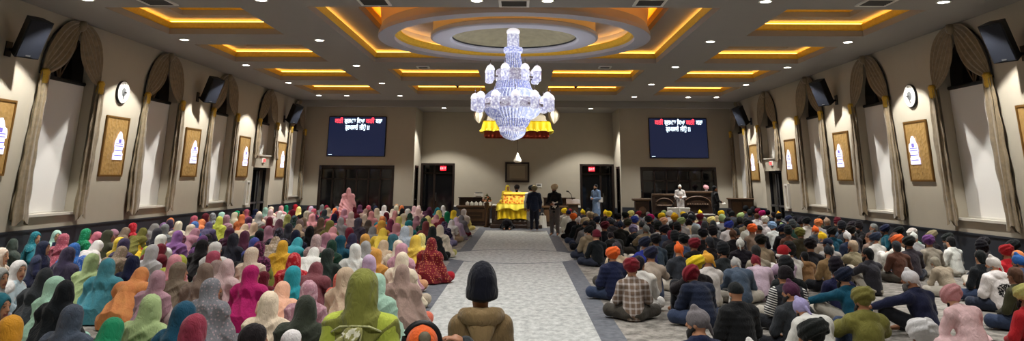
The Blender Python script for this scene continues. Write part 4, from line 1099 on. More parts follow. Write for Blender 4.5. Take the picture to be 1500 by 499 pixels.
# head wear in head coordinates (+Y forward)
def hw_sdf(P, kind):
    if kind == 'turban':
        R = rotx(-.42)
        q = (P - np.array([0, -.02, .075])) @ R
        th = np.arctan2(q[:, 0], q[:, 1])
        r = np.linalg.norm(q[:, :2] / np.array([.86, 1.0]), axis=1)
        ringr = .098
        phi = np.arctan2(q[:, 2], r - ringr)
        tor = np.sqrt(((r - ringr) * 1.0) ** 2 + (q[:, 2] * .78) ** 2) - .055 + .006 * np.sin(phi * 5 + th * 1.5) 
        dome = ell(q, (0, 0, .01), (.088, .1, .082)) + .002 * np.sin(q[:, 0] * 110 + q[:, 1] * 30)
        low = ell(P, (0, -.012, .035), (.094, .112, .09))
        return U(.018, np.minimum(tor, 1e9), dome, low)
    if kind == 'tall':
        d = ell(P, (0, -.018, .085), (.112, .128, .135))
        band = .004 * np.sin(P[:, 2] * 95 + P[:, 0] * 22 * np.sign(P[:, 1] + .02))
        return smin(d, ell(P, (0, -.012, .03), (.096, .114, .085)), .04) + band
    if kind == 'patka':
        d = ell(P, (0, -.008, .038), (.092, .112, .096))
        d = smin(d, ell(P, (0, .02, .14), (.032, .032, .03)), .03)
        d = smin(d, cap(P, (0, -.11, -.01), (.015, -.13, -.09), .02, .012), .015)
        return d + .0025 * np.sin(P[:, 0] * 90 + P[:, 2] * 40)
    if kind == 'beanie':
        d = ell(P, (0, -.01, .055), (.094, .114, .112))
        rim = smax(ell(P, (0, -.01, .015), (.102, .121, .11)), np.abs(P[:, 2] - .012) - .032, .015)
        d = smin(smax(d, -(P[:, 2] + .03), .01), rim, .008)
        return d + .0012 * np.sin(np.arctan2(P[:, 0], P[:, 1]) * 46)
    if kind == 'cap':
        d = smax(ell(P, (0, -.008, .045), (.092, .112, .092)), -(P[:, 2] - .01), .01)
        br = smax(ell(P, (0, .13, .028), (.085, .1, .016)), -(P[:, 1] - .07), .01)
        return smin(smin(d, br, .008), ell(P, (0, -.008, .137), (.012, .012, .008)), .006)
    if kind == 'hair':
        d = smax(ell(P, (0, -.022, .04), (.092, .105, .096)), (P[:, 1] - .075) - (P[:, 2] - .05) * .6, .02)
        d = smin(d, ell(P, (0, -.06, -.045), (.07, .05, .06)), .04)
        return d + .003 * np.sin(P[:, 0] * 80 + 20 * P[:, 2]) * np.sin(P[:, 1] * 70)
    if kind == 'bun':
        d = smax(ell(P, (0, -.022, .04), (.09, .105, .096)), (P[:, 1] - .075) - (P[:, 2] - .05) * .6, .02)
        return smin(d, ell(P, (0, .01, .155), (.04, .04, .036)), .015)
    if kind == 'hoodup':
        d = ell(P, (0, -.03, .03), (.115, .135, .128)); d = smin(d, ell(P, (0, -.05, -.09), (.11, .09, .09)), .06)
        return smax(d, -ell(P, (0, .14, -.01), (.078, .13, .1)), .02) + .003 * np.sin(P[:, 2] * 50 + P[:, 0] * 20)
    if kind == 'santa':
        d = ell(P, (0, -.015, .08), (.092, .11, .11)); return smin(d, cap(P, (.02, -.06, .14), (.1, -.1, .09), .05, .03), .04)
    if kind == 'beard':
        d = ell(P, (0, .058, -.10), (.06, .05, .08)); d = smin(d, cap(P, (-.062, .01, -.04), (0, .07, -.1), .022, .03), .03); d = smin(d, cap(P, (.062, .01, -.04), (0, .07, -.1), .022, .03), .03)
        return smax(d, -ell(P, (0, .1, -.05), (.03, .03, .018)), .01) + .003 * np.sin(P[:, 0] * 90) * np.sin(P[:, 2] * 70)

# ------------------------------------------------------------------ cloth and skin materials (colour carried by each object)
def cloth_material(name, kind, rough=.85):
    m = bpy.data.materials.new(name); m.use_nodes = True; n = m.node_tree.nodes; l = m.node_tree.links; b = n['Principled BSDF']
    b.inputs['Roughness'].default_value = rough; b.inputs['Specular IOR Level'].default_value = .15; b.inputs['Sheen Weight'].default_value = .12
    oi = N(m, 'ShaderNodeObjectInfo'); at = N(m, 'ShaderNodeAttribute', attribute_type='OBJECT', attribute_name='second_colour')
    tc = N(m, 'ShaderNodeTexCoord'); col = oi.outputs['Color']
    fac = None
    mp = N(m, 'ShaderNodeSeparateXYZ'); l.new(tc.outputs['Object'], mp.inputs[0])
    def stripes(o, f, t): return math_node(m, 'GREATER_THAN', math_node(m, 'SINE', math_node(m, 'MULTIPLY', o, f)), t)
    if kind == 'floral':
        v = N(m, 'ShaderNodeTexNoise'); v.inputs['Scale'].default_value = 22; v.inputs['Detail'].default_value = 2; l.new(tc.outputs['Object'], v.inputs['Vector'])
        fac = math_node(m, 'GREATER_THAN', v.outputs['Fac'], .53)
    if kind == 'dots':
        v = N(m, 'ShaderNodeTexVoronoi'); v.inputs['Scale'].default_value = 25; v.inputs['Randomness'].default_value = .5; l.new(tc.outputs['Object'], v.inputs['Vector'])
        fac = math_node(m, 'LESS_THAN', v.outputs['Distance'], .3)
    if kind == 'plaid':
        a = stripes(mp.outputs[0], 75, .45); c = stripes(mp.outputs[2], 75, .45)
        fac = math_node(m, 'MULTIPLY', math_node(m, 'ADD', a, c), .5)
    if kind == 'check':
        a = stripes(mp.outputs[0], 62, 0); c = stripes(mp.outputs[2], 62, 0)
        fac = math_node(m, 'ABSOLUTE', math_node(m, 'SUBTRACT', a, c))
    if kind == 'stripe':
        fac = stripes(math_node(m, 'ADD', mp.outputs[2], math_node(m, 'MULTIPLY', mp.outputs[0], .3)), 190, .2)
        fac = math_node(m, 'MULTIPLY', fac, math_node(m, 'GREATER_THAN', math_node(m, 'ABSOLUTE', mp.outputs[0]), .19))
    if kind == 'cloudy':
        v = N(m, 'ShaderNodeTexNoise'); v.inputs['Scale'].default_value = 9; v.inputs['Detail'].default_value = 3; l.new(tc.outputs['Object'], v.inputs['Vector']); fac = v.outputs['Fac']
    if fac is not None:
        mx = N(m, 'ShaderNodeMix', data_type='RGBA'); l.new(fac, mx.inputs['Factor']); l.new(col, mx.inputs['A']); l.new(at.outputs['Color'], mx.inputs['B']); col = mx.outputs['Result']
    nz = N(m, 'ShaderNodeTexNoise'); nz.inputs['Scale'].default_value = 10; nz.inputs['Detail'].default_value = 3; l.new(tc.outputs['Object'], nz.inputs['Vector'])
    hs = N(m, 'ShaderNodeHueSaturation'); l.new(col, hs.inputs['Color']); l.new(math_node(m, 'ADD', math_node(m, 'MULTIPLY', nz.outputs['Fac'], .3), .85), hs.inputs['Value'])
    l.new(hs.outputs['Color'], b.inputs['Base Color'])
    wv = N(m, 'ShaderNodeTexNoise'); wv.inputs['Scale'].default_value = 14; wv.inputs['Distortion'].default_value = 1.4
    mpp = N(m, 'ShaderNodeMapping'); mpp.inputs['Scale'].default_value = (1.6, 1.6, .7); l.new(tc.outputs['Object'], mpp.inputs['Vector']); l.new(mpp.outputs['Vector'], wv.inputs['Vector'])
    bp = N(m, 'ShaderNodeBump'); bp.inputs['Strength'].default_value = .45; bp.inputs['Distance'].default_value = .03; l.new(wv.outputs['Fac'], bp.inputs['Height']); l.new(bp.outputs['Normal'], b.inputs['Normal'])
    return m
CLOTH = {k: cloth_material('cloth_' + k, k) for k in ('plain', 'floral', 'dots', 'plaid', 'check', 'stripe', 'cloudy')}
def skin_material():
    m = mat('skin', (170, 120, 92), .55, spec=.3); n = m.node_tree.nodes; l = m.node_tree.links
    oi = N(m, 'ShaderNodeObjectInfo'); at = N(m, 'ShaderNodeAttribute', attribute_type='GEOMETRY', attribute_name='feature')
    mx = N(m, 'ShaderNodeMix', data_type='RGBA'); l.new(at.outputs['Alpha'], mx.inputs['Factor']); l.new(oi.outputs['Color'], mx.inputs['A']); l.new(at.outputs['Color'], mx.inputs['B'])
    l.new(mx.outputs['Result'], n['Principled BSDF'].inputs['Base Color']); return m
M_skin = skin_material()
MESH = {}
def get_mesh(kind, pz=None, style=None, seed=0):
    """shared mesh for a (piece, pose, style) combination"""
    key = (kind, pz, style, seed)
    if key in MESH: return MESH[key]
    if kind == 'hw':
        v, f = surf(lambda P: hw_sdf(P, style), (-.19, -.22, -.22), (.19, .25, .27), .009)
        MESH[key] = np_mesh(style, v, f, [CLOTH['plain']]); return MESH[key]
    p = pose(pz)
    if kind == 'body':
        lo, hi = bounds(p, .16); lo[2] = max(lo[2], -.012)
        v, f = surf(lambda P: body_sdf(P, p), lo, hi, .0115)
        me = np_mesh('body', v, f, [M_skin])
        L = (v - np.array(p['head'])) @ head_frame(p)
        ft = np.zeros((len(v), 4), np.float32)
        def paint(mask, c): ft[mask] = list(lin(c)[:3]) + [1]
        fr = L[:, 1] > .05
        paint(fr & (np.abs(L[:, 2] + .062) < .011) & (np.abs(L[:, 0]) < .028), (142, 74, 68))
        paint(fr & (np.abs(np.abs(L[:, 0]) - .032) < .02) & (np.abs(L[:, 2] - .04) < .007), (28, 20, 16))
        paint(fr & (((np.abs(L[:, 0]) - .032) / .014) ** 2 + ((L[:, 2] - .012) / .008) ** 2 < 1), (214, 206, 198))
        paint(fr & (((np.abs(L[:, 0]) - .032) / .007) ** 2 + ((L[:, 2] - .012) / .008) ** 2 < 1), (30, 18, 14))
        a = me.color_attributes.new('feature', 'FLOAT_COLOR', 'POINT'); a.data.foreach_set('color', ft.ravel())
        MESH[key] = me; return me
    fn = {'garment': garment_sdf, 'scarf': scarf_sdf}.get(kind)
    lo, hi = bounds(p, .3); lo[2] = .003 if kind != 'scarf' else .006
    if p['pelvis'][2] > .5: lo[2] = .3 if kind != 'trousers' else .05
    if kind == 'trousers': g = lambda P: trouser_sdf(P, p, seed); hi[2] = min(hi[2], p['pelvis'][2] + .42)
    else: g = lambda P: fn(P, p, style, seed)
    v, f = surf(g, lo, hi, .0125)
    MESH[key] = np_mesh(kind, v, f, [CLOTH['plain']]); return MESH[key]
# ------------------------------------------------------------------ who sits where (x, y of the head top in the photograph's frame)
PAL = {'black': (24, 24, 28), 'charcoal': (52, 54, 60), 'grey': (128, 128, 130), 'light grey': (176, 174, 172), 'slate': (70, 84, 108), 'navy': (30, 38, 66), 'white': (232, 230, 226), 'cream': (222, 208, 184),
       'beige': (196, 174, 146), 'taupe': (140, 118, 104), 'brown': (98, 68, 52), 'tan': (168, 132, 92), 'maroon': (104, 26, 42), 'burgundy': (132, 34, 50), 'red': (196, 36, 48), 'rose': (196, 96, 116),
       'pink': (228, 160, 166), 'pale pink': (232, 198, 200), 'coral': (232, 116, 96), 'peach': (234, 178, 134), 'orange': (226, 132, 78), 'bright orange': (240, 104, 40), 'mustard': (206, 146, 44), 'amber': (232, 172, 34),
       'yellow': (240, 206, 62), 'bright yellow': (250, 214, 40), 'lemon': (238, 228, 140), 'lime': (190, 204, 84), 'olive': (122, 120, 58), 'sage': (160, 180, 124), 'green': (28, 134, 92), 'dark green': (32, 62, 52), 'mint': (176, 218, 200),
       'teal': (48, 138, 152), 'turquoise': (52, 172, 186), 'dark teal': (24, 84, 104), 'blue': (46, 96, 172), 'royal blue': (46, 62, 158), 'light blue': (140, 172, 212), 'pale blue': (190, 206, 216), 'lavender': (160, 150, 196), 'lilac': (206, 182, 206),
       'purple': (112, 68, 130), 'mauve': (180, 132, 150), 'plum': (78, 38, 66), 'magenta': (190, 34, 110), 'fuchsia': (206, 60, 150), 'gold': (224, 164, 60), 'dark olive': (66, 66, 46), 'khaki': (150, 136, 106), 'greige': (172, 160, 146)}
def rgb(n): return PAL[n]
# women: x y scarf garment [options]; options: style s/l/w/d(side), pose u/L/R/b, print f/o/c, child k, facing f<deg>
W_LIST = """
15 338 teal teal f-70|62 334 mint navy f-95|87 335 rose rose f-80|104 333 mauve mauve f-75|116 331 grey taupe f-60|137 331 green brown f-40|106 360 black black w|122 354 blue blue w|121 374 blue blue k|141 370 sage white pf
66 352 navy navy f-80|4 362 cream cream f-85|148 352 white light grey pf|10 391 light grey light grey f-60 w|60 391 charcoal black L w|83 405 mint mint w|99 407 black black w|42 455 mustard mustard w|90 449 charcoal plum pc w|180 462 green green
220 433 sage sage w|268 437 dark teal navy w|289 458 burgundy burgundy|3 428 dark teal navy f-60|215 390 orange orange w|243 393 mauve pale pink|166 377 teal teal w|176 349 navy navy w|225 357 white white|208 372 navy black w
252 377 lime olive|262 371 pink pink|277 379 taupe coral|292 385 taupe taupe w|240 357 maroon maroon w|257 337 purple plum w|207 328 purple purple w|225 320 orange orange|192 333 olive yellow|190 347 yellow olive|170 325 red red f-30
203 360 lime olive k|187 358 taupe khaki|275 328 cream yellow w|263 323 cream cream|249 327 grey grey|290 334 mauve mauve w|298 350 black dark green w|283 323 blue navy|312 311 grey charcoal|322 316 lime lime w
345 310 cream maroon w|333 314 mauve taupe|361 328 beige cream w|373 325 beige navy|338 333 plum maroon w|366 317 plum plum|321 343 purple purple w|332 352 white mint pf|304 343 black dark green w|395 317 maroon red
389 303 mint taupe|397 306 pale pink mauve|412 308 white white|411 320 plum plum w|422 313 olive mustard w|428 306 maroon maroon|438 302 lemon taupe|394 330 mauve plum w|405 333 charcoal charcoal w|410 346 beige light grey w
415 351 amber amber w|430 336 navy navy w|438 320 taupe black|440 328 beige mint|442 348 turquoise turquoise w|374 347 royal blue royal blue|379 352 plum olive|367 361 cream cream|319 366 rose pink|333 378 pale pink pink w
303 384 taupe charcoal|312 406 grey grey w|370 387 magenta magenta w|388 396 maroon maroon k|396 425 cream cream|420 413 peach peach|431 388 turquoise turquoise|433 370 red red w|449 408 mauve fuchsia|373 472 black black
430 481 white white k|448 431 black black w|463 362 white mint pf w|463 342 pale pink black|478 340 mauve mauve|491 332 pink pink w|507 343 dark teal dark teal|497 350 dark green dark green w|517 341 navy navy w|537 342 gold brown pf
522 355 white cream|519 364 red red k|542 352 light grey greige w|552 363 mustard mustard|533 373 lilac mauve|562 334 yellow yellow|570 342 dark teal blue w|594 330 pale blue pale blue w|588 354 mauve peach pf w|590 368 cream cream w
476 384 maroon maroon w|496 395 coral black k|508 390 beige cream R|554 399 mint mint w|590 386 taupe coral w u|632 347 grey red po w|607 301 pale pink pale pink|614 304 pale pink coral|621 298 cream cream
653 299 white blue|630 303 plum plum|643 307 lemon beige w|640 314 pink pale pink w|665 307 yellow maroon w|655 309 green green|669 318 lilac light grey pf w|677 315 grey maroon w|672 307 charcoal black|652 324 navy lavender
636 330 black black w|643 329 cream lemon pf w|622 323 maroon maroon|612 316 mauve grey|617 341 lemon yellow|608 343 yellow yellow w|602 322 teal dark teal|470 318 brown black pf|450 308 cream cream|484 322 olive taupe
458 312 pink cream|476 306 charcoal charcoal|490 312 navy grey|466 300 grey charcoal|504 318 rose maroon|512 332 maroon black|528 318 navy black|532 306 taupe charcoal|544 322 black white|548 332 grey charcoal
556 316 orange red|566 310 maroon maroon|572 320 maroon maroon w|580 308 pink pale pink|585 316 lemon yellow|592 312 cream white|598 305 white cream|578 300 cream cream|566 300 white dark green|552 304 cream black
540 300 rose maroon|524 302 maroon grey|515 309 pale pink mauve|505 305 mauve pink|600 312 dark green teal|588 300 orange peach|594 296 peach cream|600 330 cream white|582 326 pink mauve|560 322 gold cream
354 302 cream beige|372 300 green taupe|362 306 rose cream|340 303 black charcoal|418 298 red maroon|445 296 maroon maroon|432 297 maroon plum|456 298 grey charcoal|402 300 pink white|380 309 cream peach
240 342 white beige|232 333 charcoal black|160 336 dark olive dark olive|150 333 taupe brown|183 322 black charcoal|270 345 plum burgundy|308 325 navy charcoal|352 338 plum maroon|386 336 black black
455 330 black plum|446 318 taupe grey|424 326 charcoal black|575 352 cream peach|560 352 beige cream|485 362 black black|352 372 black cream k
30 380 white pale blue f-75|330 340 charcoal charcoal
"""
# men: x y headwear-colour headwear garment-colour garment [options]
M_LIST = """
840 312 bright orange T black p|865 310 beige T dark olive s|858 323 black C grey s|849 317 white P black h|880 317 navy T white k|887 318 slate T grey s|892 309 bright yellow T black s|883 324 maroon T black s|896 319 charcoal P charcoal h|919 320 dark olive T cream k
929 316 royal blue T white k|932 331 lavender T black s|948 328 grey P khaki p|944 346 navy T royal blue s|953 360 navy T greige s|903 353 charcoal P beige s|897 361 bright orange T navy p|925 377 burgundy T taupe s ql|936 374 black H white k|958 313 magenta T black s
968 312 bright yellow T white k|973 318 peach T black s|938 323 charcoal P grey s|987 313 amber T black s|996 318 sage T light grey s|1011 314 charcoal T pale blue s|1025 313 maroon T maroon k|1041 317 lemon T black s|1032 324 charcoal B white s qk|1018 329 grey O light grey h
986 324 black D black s|972 329 black T slate h|990 336 black D black p|1016 348 burgundy T black h|994 355 bright orange P charcoal s|1018 374 bright yellow T black h|1008 390 burgundy T navy p|1037 368 gold P white s|1052 329 black D charcoal s|1065 334 brown P black s
1076 323 royal blue T white k|1078 333 charcoal B charcoal s|1076 348 white P black p|1076 376 light grey P slate h kb|1084 311 sage T black s|1071 310 black T charcoal s|1104 327 bright orange T taupe s|1115 330 black C charcoal s|1131 324 light blue T white k|1114 343 black T beige s
1152 328 black D brown s|1171 333 olive T dark olive h|1130 357 red N lilac s pk|1150 352 black D white k|1150 372 black D black h|1150 388 black B charcoal p qs|1196 320 orange T light grey s|1209 339 bright yellow P greige s|1220 349 navy C light grey s|1188 368 black H tan h ch
1227 375 black D navy s|1230 389 navy T dark teal s pr|1218 332 black T dark teal s|1163 309 amber P grey s|1186 305 maroon T charcoal s|1207 310 black H black s|1225 294 amber T white k pk up|1239 303 black D black s|1257 316 black T dark olive s fL|1268 319 black T charcoal s fL
1280 324 black D black s fL|1295 316 white T grey s fL|1256 339 white P navy s|1272 341 brown H taupe s|1286 340 navy T white s|1297 341 bright orange T white k|1303 328 grey H beige s fL|1315 320 black T khaki s fL|1345 324 black T grey s fL|1357 330 navy T dark teal s fL
1374 333 black T black s fL|1350 337 white P light grey s|1353 343 purple T greige k|1406 336 white T mint s fL pk|1422 336 khaki T black s fL|1378 378 greige H greige s pb|1456 340 black T black s fL|1474 341 brown T brown s fL|1468 357 red T red s|1472 369 blue P slate h
1455 373 white P white h|1439 366 black H black s|1488 366 orange H coral s|1158 410 plum P charcoal s|1176 433 lavender P white h|1146 463 black T black s|1254 420 olive T olive h|1077 412 black C black p|1062 455 grey P navy s|1097 490 white P white s ch
1332 393 white P navy s pr|1348 465 white T white k|1396 420 pink T pale pink k|1488 413 lemon T red s|1270 362 black H charcoal t|1176 308 black T charcoal s|1060 318 black D black s|1092 318 black B khaki s|1108 312 brown H white k|1120 316 white T white k
1126 308 magenta T plum s|1140 312 black T black s|1098 306 black D charcoal s|1086 322 black T white s|1140 328 navy T black s|1160 320 charcoal D dark green s|1182 318 black T white k|1170 312 black B navy s|1232 322 black D charcoal s fL|1246 330 black T charcoal s
870 322 black D black s|905 312 black T charcoal s|916 310 black T white k|950 316 black T black s|962 322 black D white s|1002 312 charcoal T light grey s|1050 322 charcoal B grey s|1030 334 black T black s|1046 346 charcoal H black s|1058 352 black D charcoal s
1000 342 black T slate s|960 342 black T slate s|1120 360 charcoal H greige s|1112 372 burgundy P lilac s|1188 350 black T black s|1200 356 charcoal P tan s|1240 350 beige H khaki s|1312 352 charcoal H brown s|1330 345 black T charcoal s|1388 346 black H white s
1490 347 black T charcoal s fL|1440 350 black D black s fL|1485 390 brown H dark olive s|910 322 navy P black s|924 308 lemon T cream k|980 308 white T white k|1056 308 bright yellow T navy s|1068 304 black D black s|1110 302 charcoal T grey s|1150 302 black T navy s
"""
people = []
def place(px, py, hz, hx=0., hy=0., rz=0.):
    P = on_plane(px, py, 2, hz); c, s = math.cos(rz), math.sin(rz)
    return P[0] - (c * hx - s * hy), P[1] - (s * hx + c * hy)
rr = random.Random(11)
HWTOP = {'turban': .17, 'tall': .22, 'patka': .15, 'beanie': .165, 'cap': .14, 'hair': .135, 'bun': .19, 'hoodup': .155, 'santa': .19}
HWK = {'T': 'turban', 'D': 'tall', 'P': 'patka', 'B': 'beanie', 'C': 'cap', 'H': 'hair', 'O': 'hoodup', 'N': 'santa'}
GK = {'s': 'shirt', 'h': 'hoodie', 'p': 'puffer', 'k': 'kurta', 't': 'tee'}
PK = {'u': 'up', 'L': 'left', 'R': 'right', 'b': 'bow', 'k': 'knees', 'r': 'reach'}
names = sorted(PAL, key=lambda s: -s.count(' '))
def take_colour(tok):
    two = ' '.join(tok[:2])
    if two in PAL: return two, tok[2:]
    return tok[0], tok[1:]
def top_of(pz, hw):
    p = pose(pz); R = head_frame(p); v = np.array(p['head']) + R @ np.array([0, -.01, HWTOP.get(hw, .148)]); return v
def add_person(kind, px, py, hc, gc, hw, gar, pz, rz, sc=1., pr=None, pr2=None, xy=None, style=None):
    v = top_of(pz, hw) * sc
    if xy is None: x, y = place(px, py, v[2], v[0], v[1], rz)
    else: x, y = xy
    people.append(dict(kind=kind, x=x, y=y, hc=hc, gc=gc, hw=hw, gar=gar, pose=pz, rz=rz, sc=sc, pr=pr, pr2=pr2, style=style, man=kind == 'm', px=px, py=py))
for ent in [e for ln in W_LIST.strip().split('\n') for e in ln.split('|')]:
    t = ent.split(); px, py = float(t[0]), float(t[1]); hc, t = take_colour(t[2:]); gc, t = take_colour(t)
    style, pz, pr, sc, rz = 'long', rr.choice(['up', 'up', 'left', 'right', 'bow']), None, 1., None
    for o in t:
        if o in 'wsd' and len(o) == 1: style = {'w': 'shawl', 's': 'hood', 'd': 'side'}[o]
        elif o in ('u', 'L', 'R', 'b'): pz = PK[o]
        elif o == 'pf': pr = 'floral'
        elif o == 'po': pr = 'dots'
        elif o == 'pc': pr = 'cloudy'
        elif o == 'k': sc = .78
        elif o[0] == 'f': rz = math.radians(float(o[1:]))
    if rz is None: rz = rr.uniform(-.35, .15) - .1
    sc *= rr.uniform(.97, 1.03)
    add_person('w', px, py, hc, gc, None, 'kameez', pz, rz, sc, pr, style=style)
for ent in [e for ln in M_LIST.strip().split('\n') for e in ln.split('|')]:
    t = ent.split(); px, py = float(t[0]), float(t[1]); hc, t = take_colour(t[2:]); hw = HWK[t[0]]; gc, t = take_colour(t[1:]); gar = GK[t[0]]
    pz, pr2, sc, rz = rr.choice(['up', 'up', 'up', 'bow', 'left', 'right', 'knees']), None, 1., None
    for o in t[1:]:
        if o == 'ql': pr2 = 'plaid'
        elif o == 'qk': pr2 = 'check'
        elif o == 'qs': pr2 = 'stripe'
        elif o in ('pk', 'pr', 'pb', 'kb'): pz = PK[o[1]]
        elif o == 'up': pz = 'up'
        elif o == 'ch': sc = .8
        elif o == 'fL': rz = math.radians(rr.uniform(55, 95))
    if rz is None: rz = rr.uniform(-.1, .4)
    if ent.startswith('1378 378'): sc = .92
    sc *= rr.uniform(.97, 1.03)
    add_person('m', px, py, hc, gc, hw, gar, pz, rz, sc, None, pr2)
# keep neighbours from sitting inside each other
def relax(ps, it=60):
    for _ in range(it):
        for i, a in enumerate(ps):
            for b in ps[i + 1:]:
                dx, dy = b['x'] - a['x'], b['y'] - a['y']; d = math.hypot(dx, dy * .85)
                need = .63 * (a['sc'] + b['sc']) / 2
                if d < need:
                    q = (need - d) / 2 / max(d, .05)
                    a['x'] -= dx * q * .5; a['y'] -= dy * q; b['x'] += dx * q * .5; b['y'] += dy * q
        for a in ps:
            a['y'] = min(a['y'], 36.9)
            if not a['man']: a['x'] = min(max(a['x'], -XW + .5), -1.5 if a['y'] > 14 else -1.35)
            else: a['x'] = max(min(a['x'], XW - .5), 1.5)
relax([p for p in people if not p['man']]); relax([p for p in people if p['man']])
# the rest of both halves of the hall, row behind row
def far_fill(side):
    y = 15.
    pw = ['black', 'black', 'black', 'charcoal', 'maroon', 'maroon', 'burgundy', 'navy', 'navy', 'dark green', 'plum', 'brown', 'charcoal', 'plum', 'cream', 'cream', 'white', 'pale pink', 'pink', 'mauve', 'beige', 'taupe', 'grey', 'light grey', 'dark green', 'mustard', 'rose', 'teal', 'lemon', 'peach', 'orange', 'brown', 'lilac']
    pm = ['black'] * 7 + ['charcoal', 'navy', 'navy', 'white', 'bright orange', 'maroon', 'bright yellow', 'sage', 'royal blue', 'grey', 'beige', 'burgundy', 'khaki', 'amber']
    pg = ['black'] * 5 + ['charcoal'] * 3 + ['navy', 'white', 'white', 'grey', 'light grey', 'slate', 'dark olive', 'khaki', 'beige']
    ymax = 36.8 if side < 0 else 34.2
    while y < ymax:
        x = 1.95 + rr.random() * .5
        while x < 10.5:
            xx = side * x; yy = y + rr.uniform(-.25, .25)
            mind = min(math.hypot(p['x'] - xx, (p['y'] - yy) * .8) for p in people)
            ok = mind > .7 and (yy > 19.5 or (x > 8.7 and yy > 15.6))
            if side > 0 and x > 3.2 and yy > 33.4: ok = False
            if x < 3.4 and yy > 34.2: ok = False
            if ok:
                sc = rr.uniform(.93, 1.03)
                if side < 0: add_person('w', 0, 0, rr.choice(pw), rr.choice(pw), None, 'kameez', rr.choice(['up', 'left', 'right', 'bow']), rr.uniform(-.5, .1), sc, None, None, (xx, yy), rr.choice(['long', 'shawl']))
                else: add_person('m', 0, 0, rr.choice(pm), rr.choice(pg), rr.choice(['turban', 'turban', 'tall', 'patka', 'beanie', 'hair']), rr.choice(['shirt', 'shirt', 'hoodie', 'kurta']), rr.choice(['up', 'bow', 'left', 'right']), rr.uniform(-.1, .5), sc, None, None, (xx, yy))
            x += rr.uniform(.6, .82)
        y += .86
far_fill(-1); far_fill(1)
for s in (-1, 1):                       # people leaning along both side walls
    y = 15.2
    while y < 36:
        yy = y + rr.uniform(-.12, .12)
        if not 31.8 < yy < 34.6 and min(math.hypot(p['x'] - s * 10.45, p['y'] - yy) for p in people) > .55:
            kw = dict(xy=(s * rr.uniform(10.35, 10.5), yy))
            if s < 0: add_person('w', 0, 0, rr.choice(['rose', 'brown', 'black', 'green', 'maroon', 'navy', 'taupe', 'mint', 'charcoal', 'plum', 'red', 'mustard']), rr.choice(['black', 'navy', 'rose', 'taupe', 'maroon', 'charcoal']), None, 'kameez', 'up', -math.radians(rr.uniform(60, 95)), rr.uniform(.98, 1.06), None, None, kw['xy'], rr.choice(['long', 'shawl']))
            else: add_person('m', 0, 0, rr.choice(['black', 'black', 'navy', 'white', 'charcoal', 'khaki', 'maroon']), rr.choice(['black', 'black', 'charcoal', 'grey', 'white', 'dark olive', 'slate']), rr.choice(['turban', 'turban', 'tall']), 'shirt', rr.choice(['up', 'knees']), math.radians(rr.uniform(60, 95)), rr.uniform(.98, 1.06), None, None, kw['xy'])
        y += .72

# ------------------------------------------------------------------ build them
SKIN = [(178, 128, 98), (160, 112, 84), (190, 142, 112), (146, 100, 76)]
BEARD = [(26, 24, 24), (26, 24, 24), (110, 108, 106), (60, 50, 44), (190, 186, 180)]
def piece(me, name, par, col, cloth=None, col2=None, mtx=None, label=None):
    o = bpy.data.objects.new(name, me); C.objects.link(o); o.parent = par; o.color = col if len(col) == 4 else lin(col)
    if cloth and cloth != 'plain':
        o.material_slots[0].link = 'OBJECT'; o.material_slots[0].material = CLOTH[cloth]
        o['second_colour'] = list(lin(col2)[:3])
    if mtx is not None: o.matrix_local = mtx
    if label: o['label'] = label
    return o
def jig(c): 
    k = rr.uniform(.84, .99); return tuple(min(255, max(0, v * k + rr.uniform(-4, 4))) for v in c)
LIGHT2 = {'floral': (236, 230, 220), 'dots': (188, 120, 76), 'plaid': (196, 188, 184), 'check': (26, 26, 30), 'stripe': (226, 224, 220), 'cloudy': (120, 110, 116)}
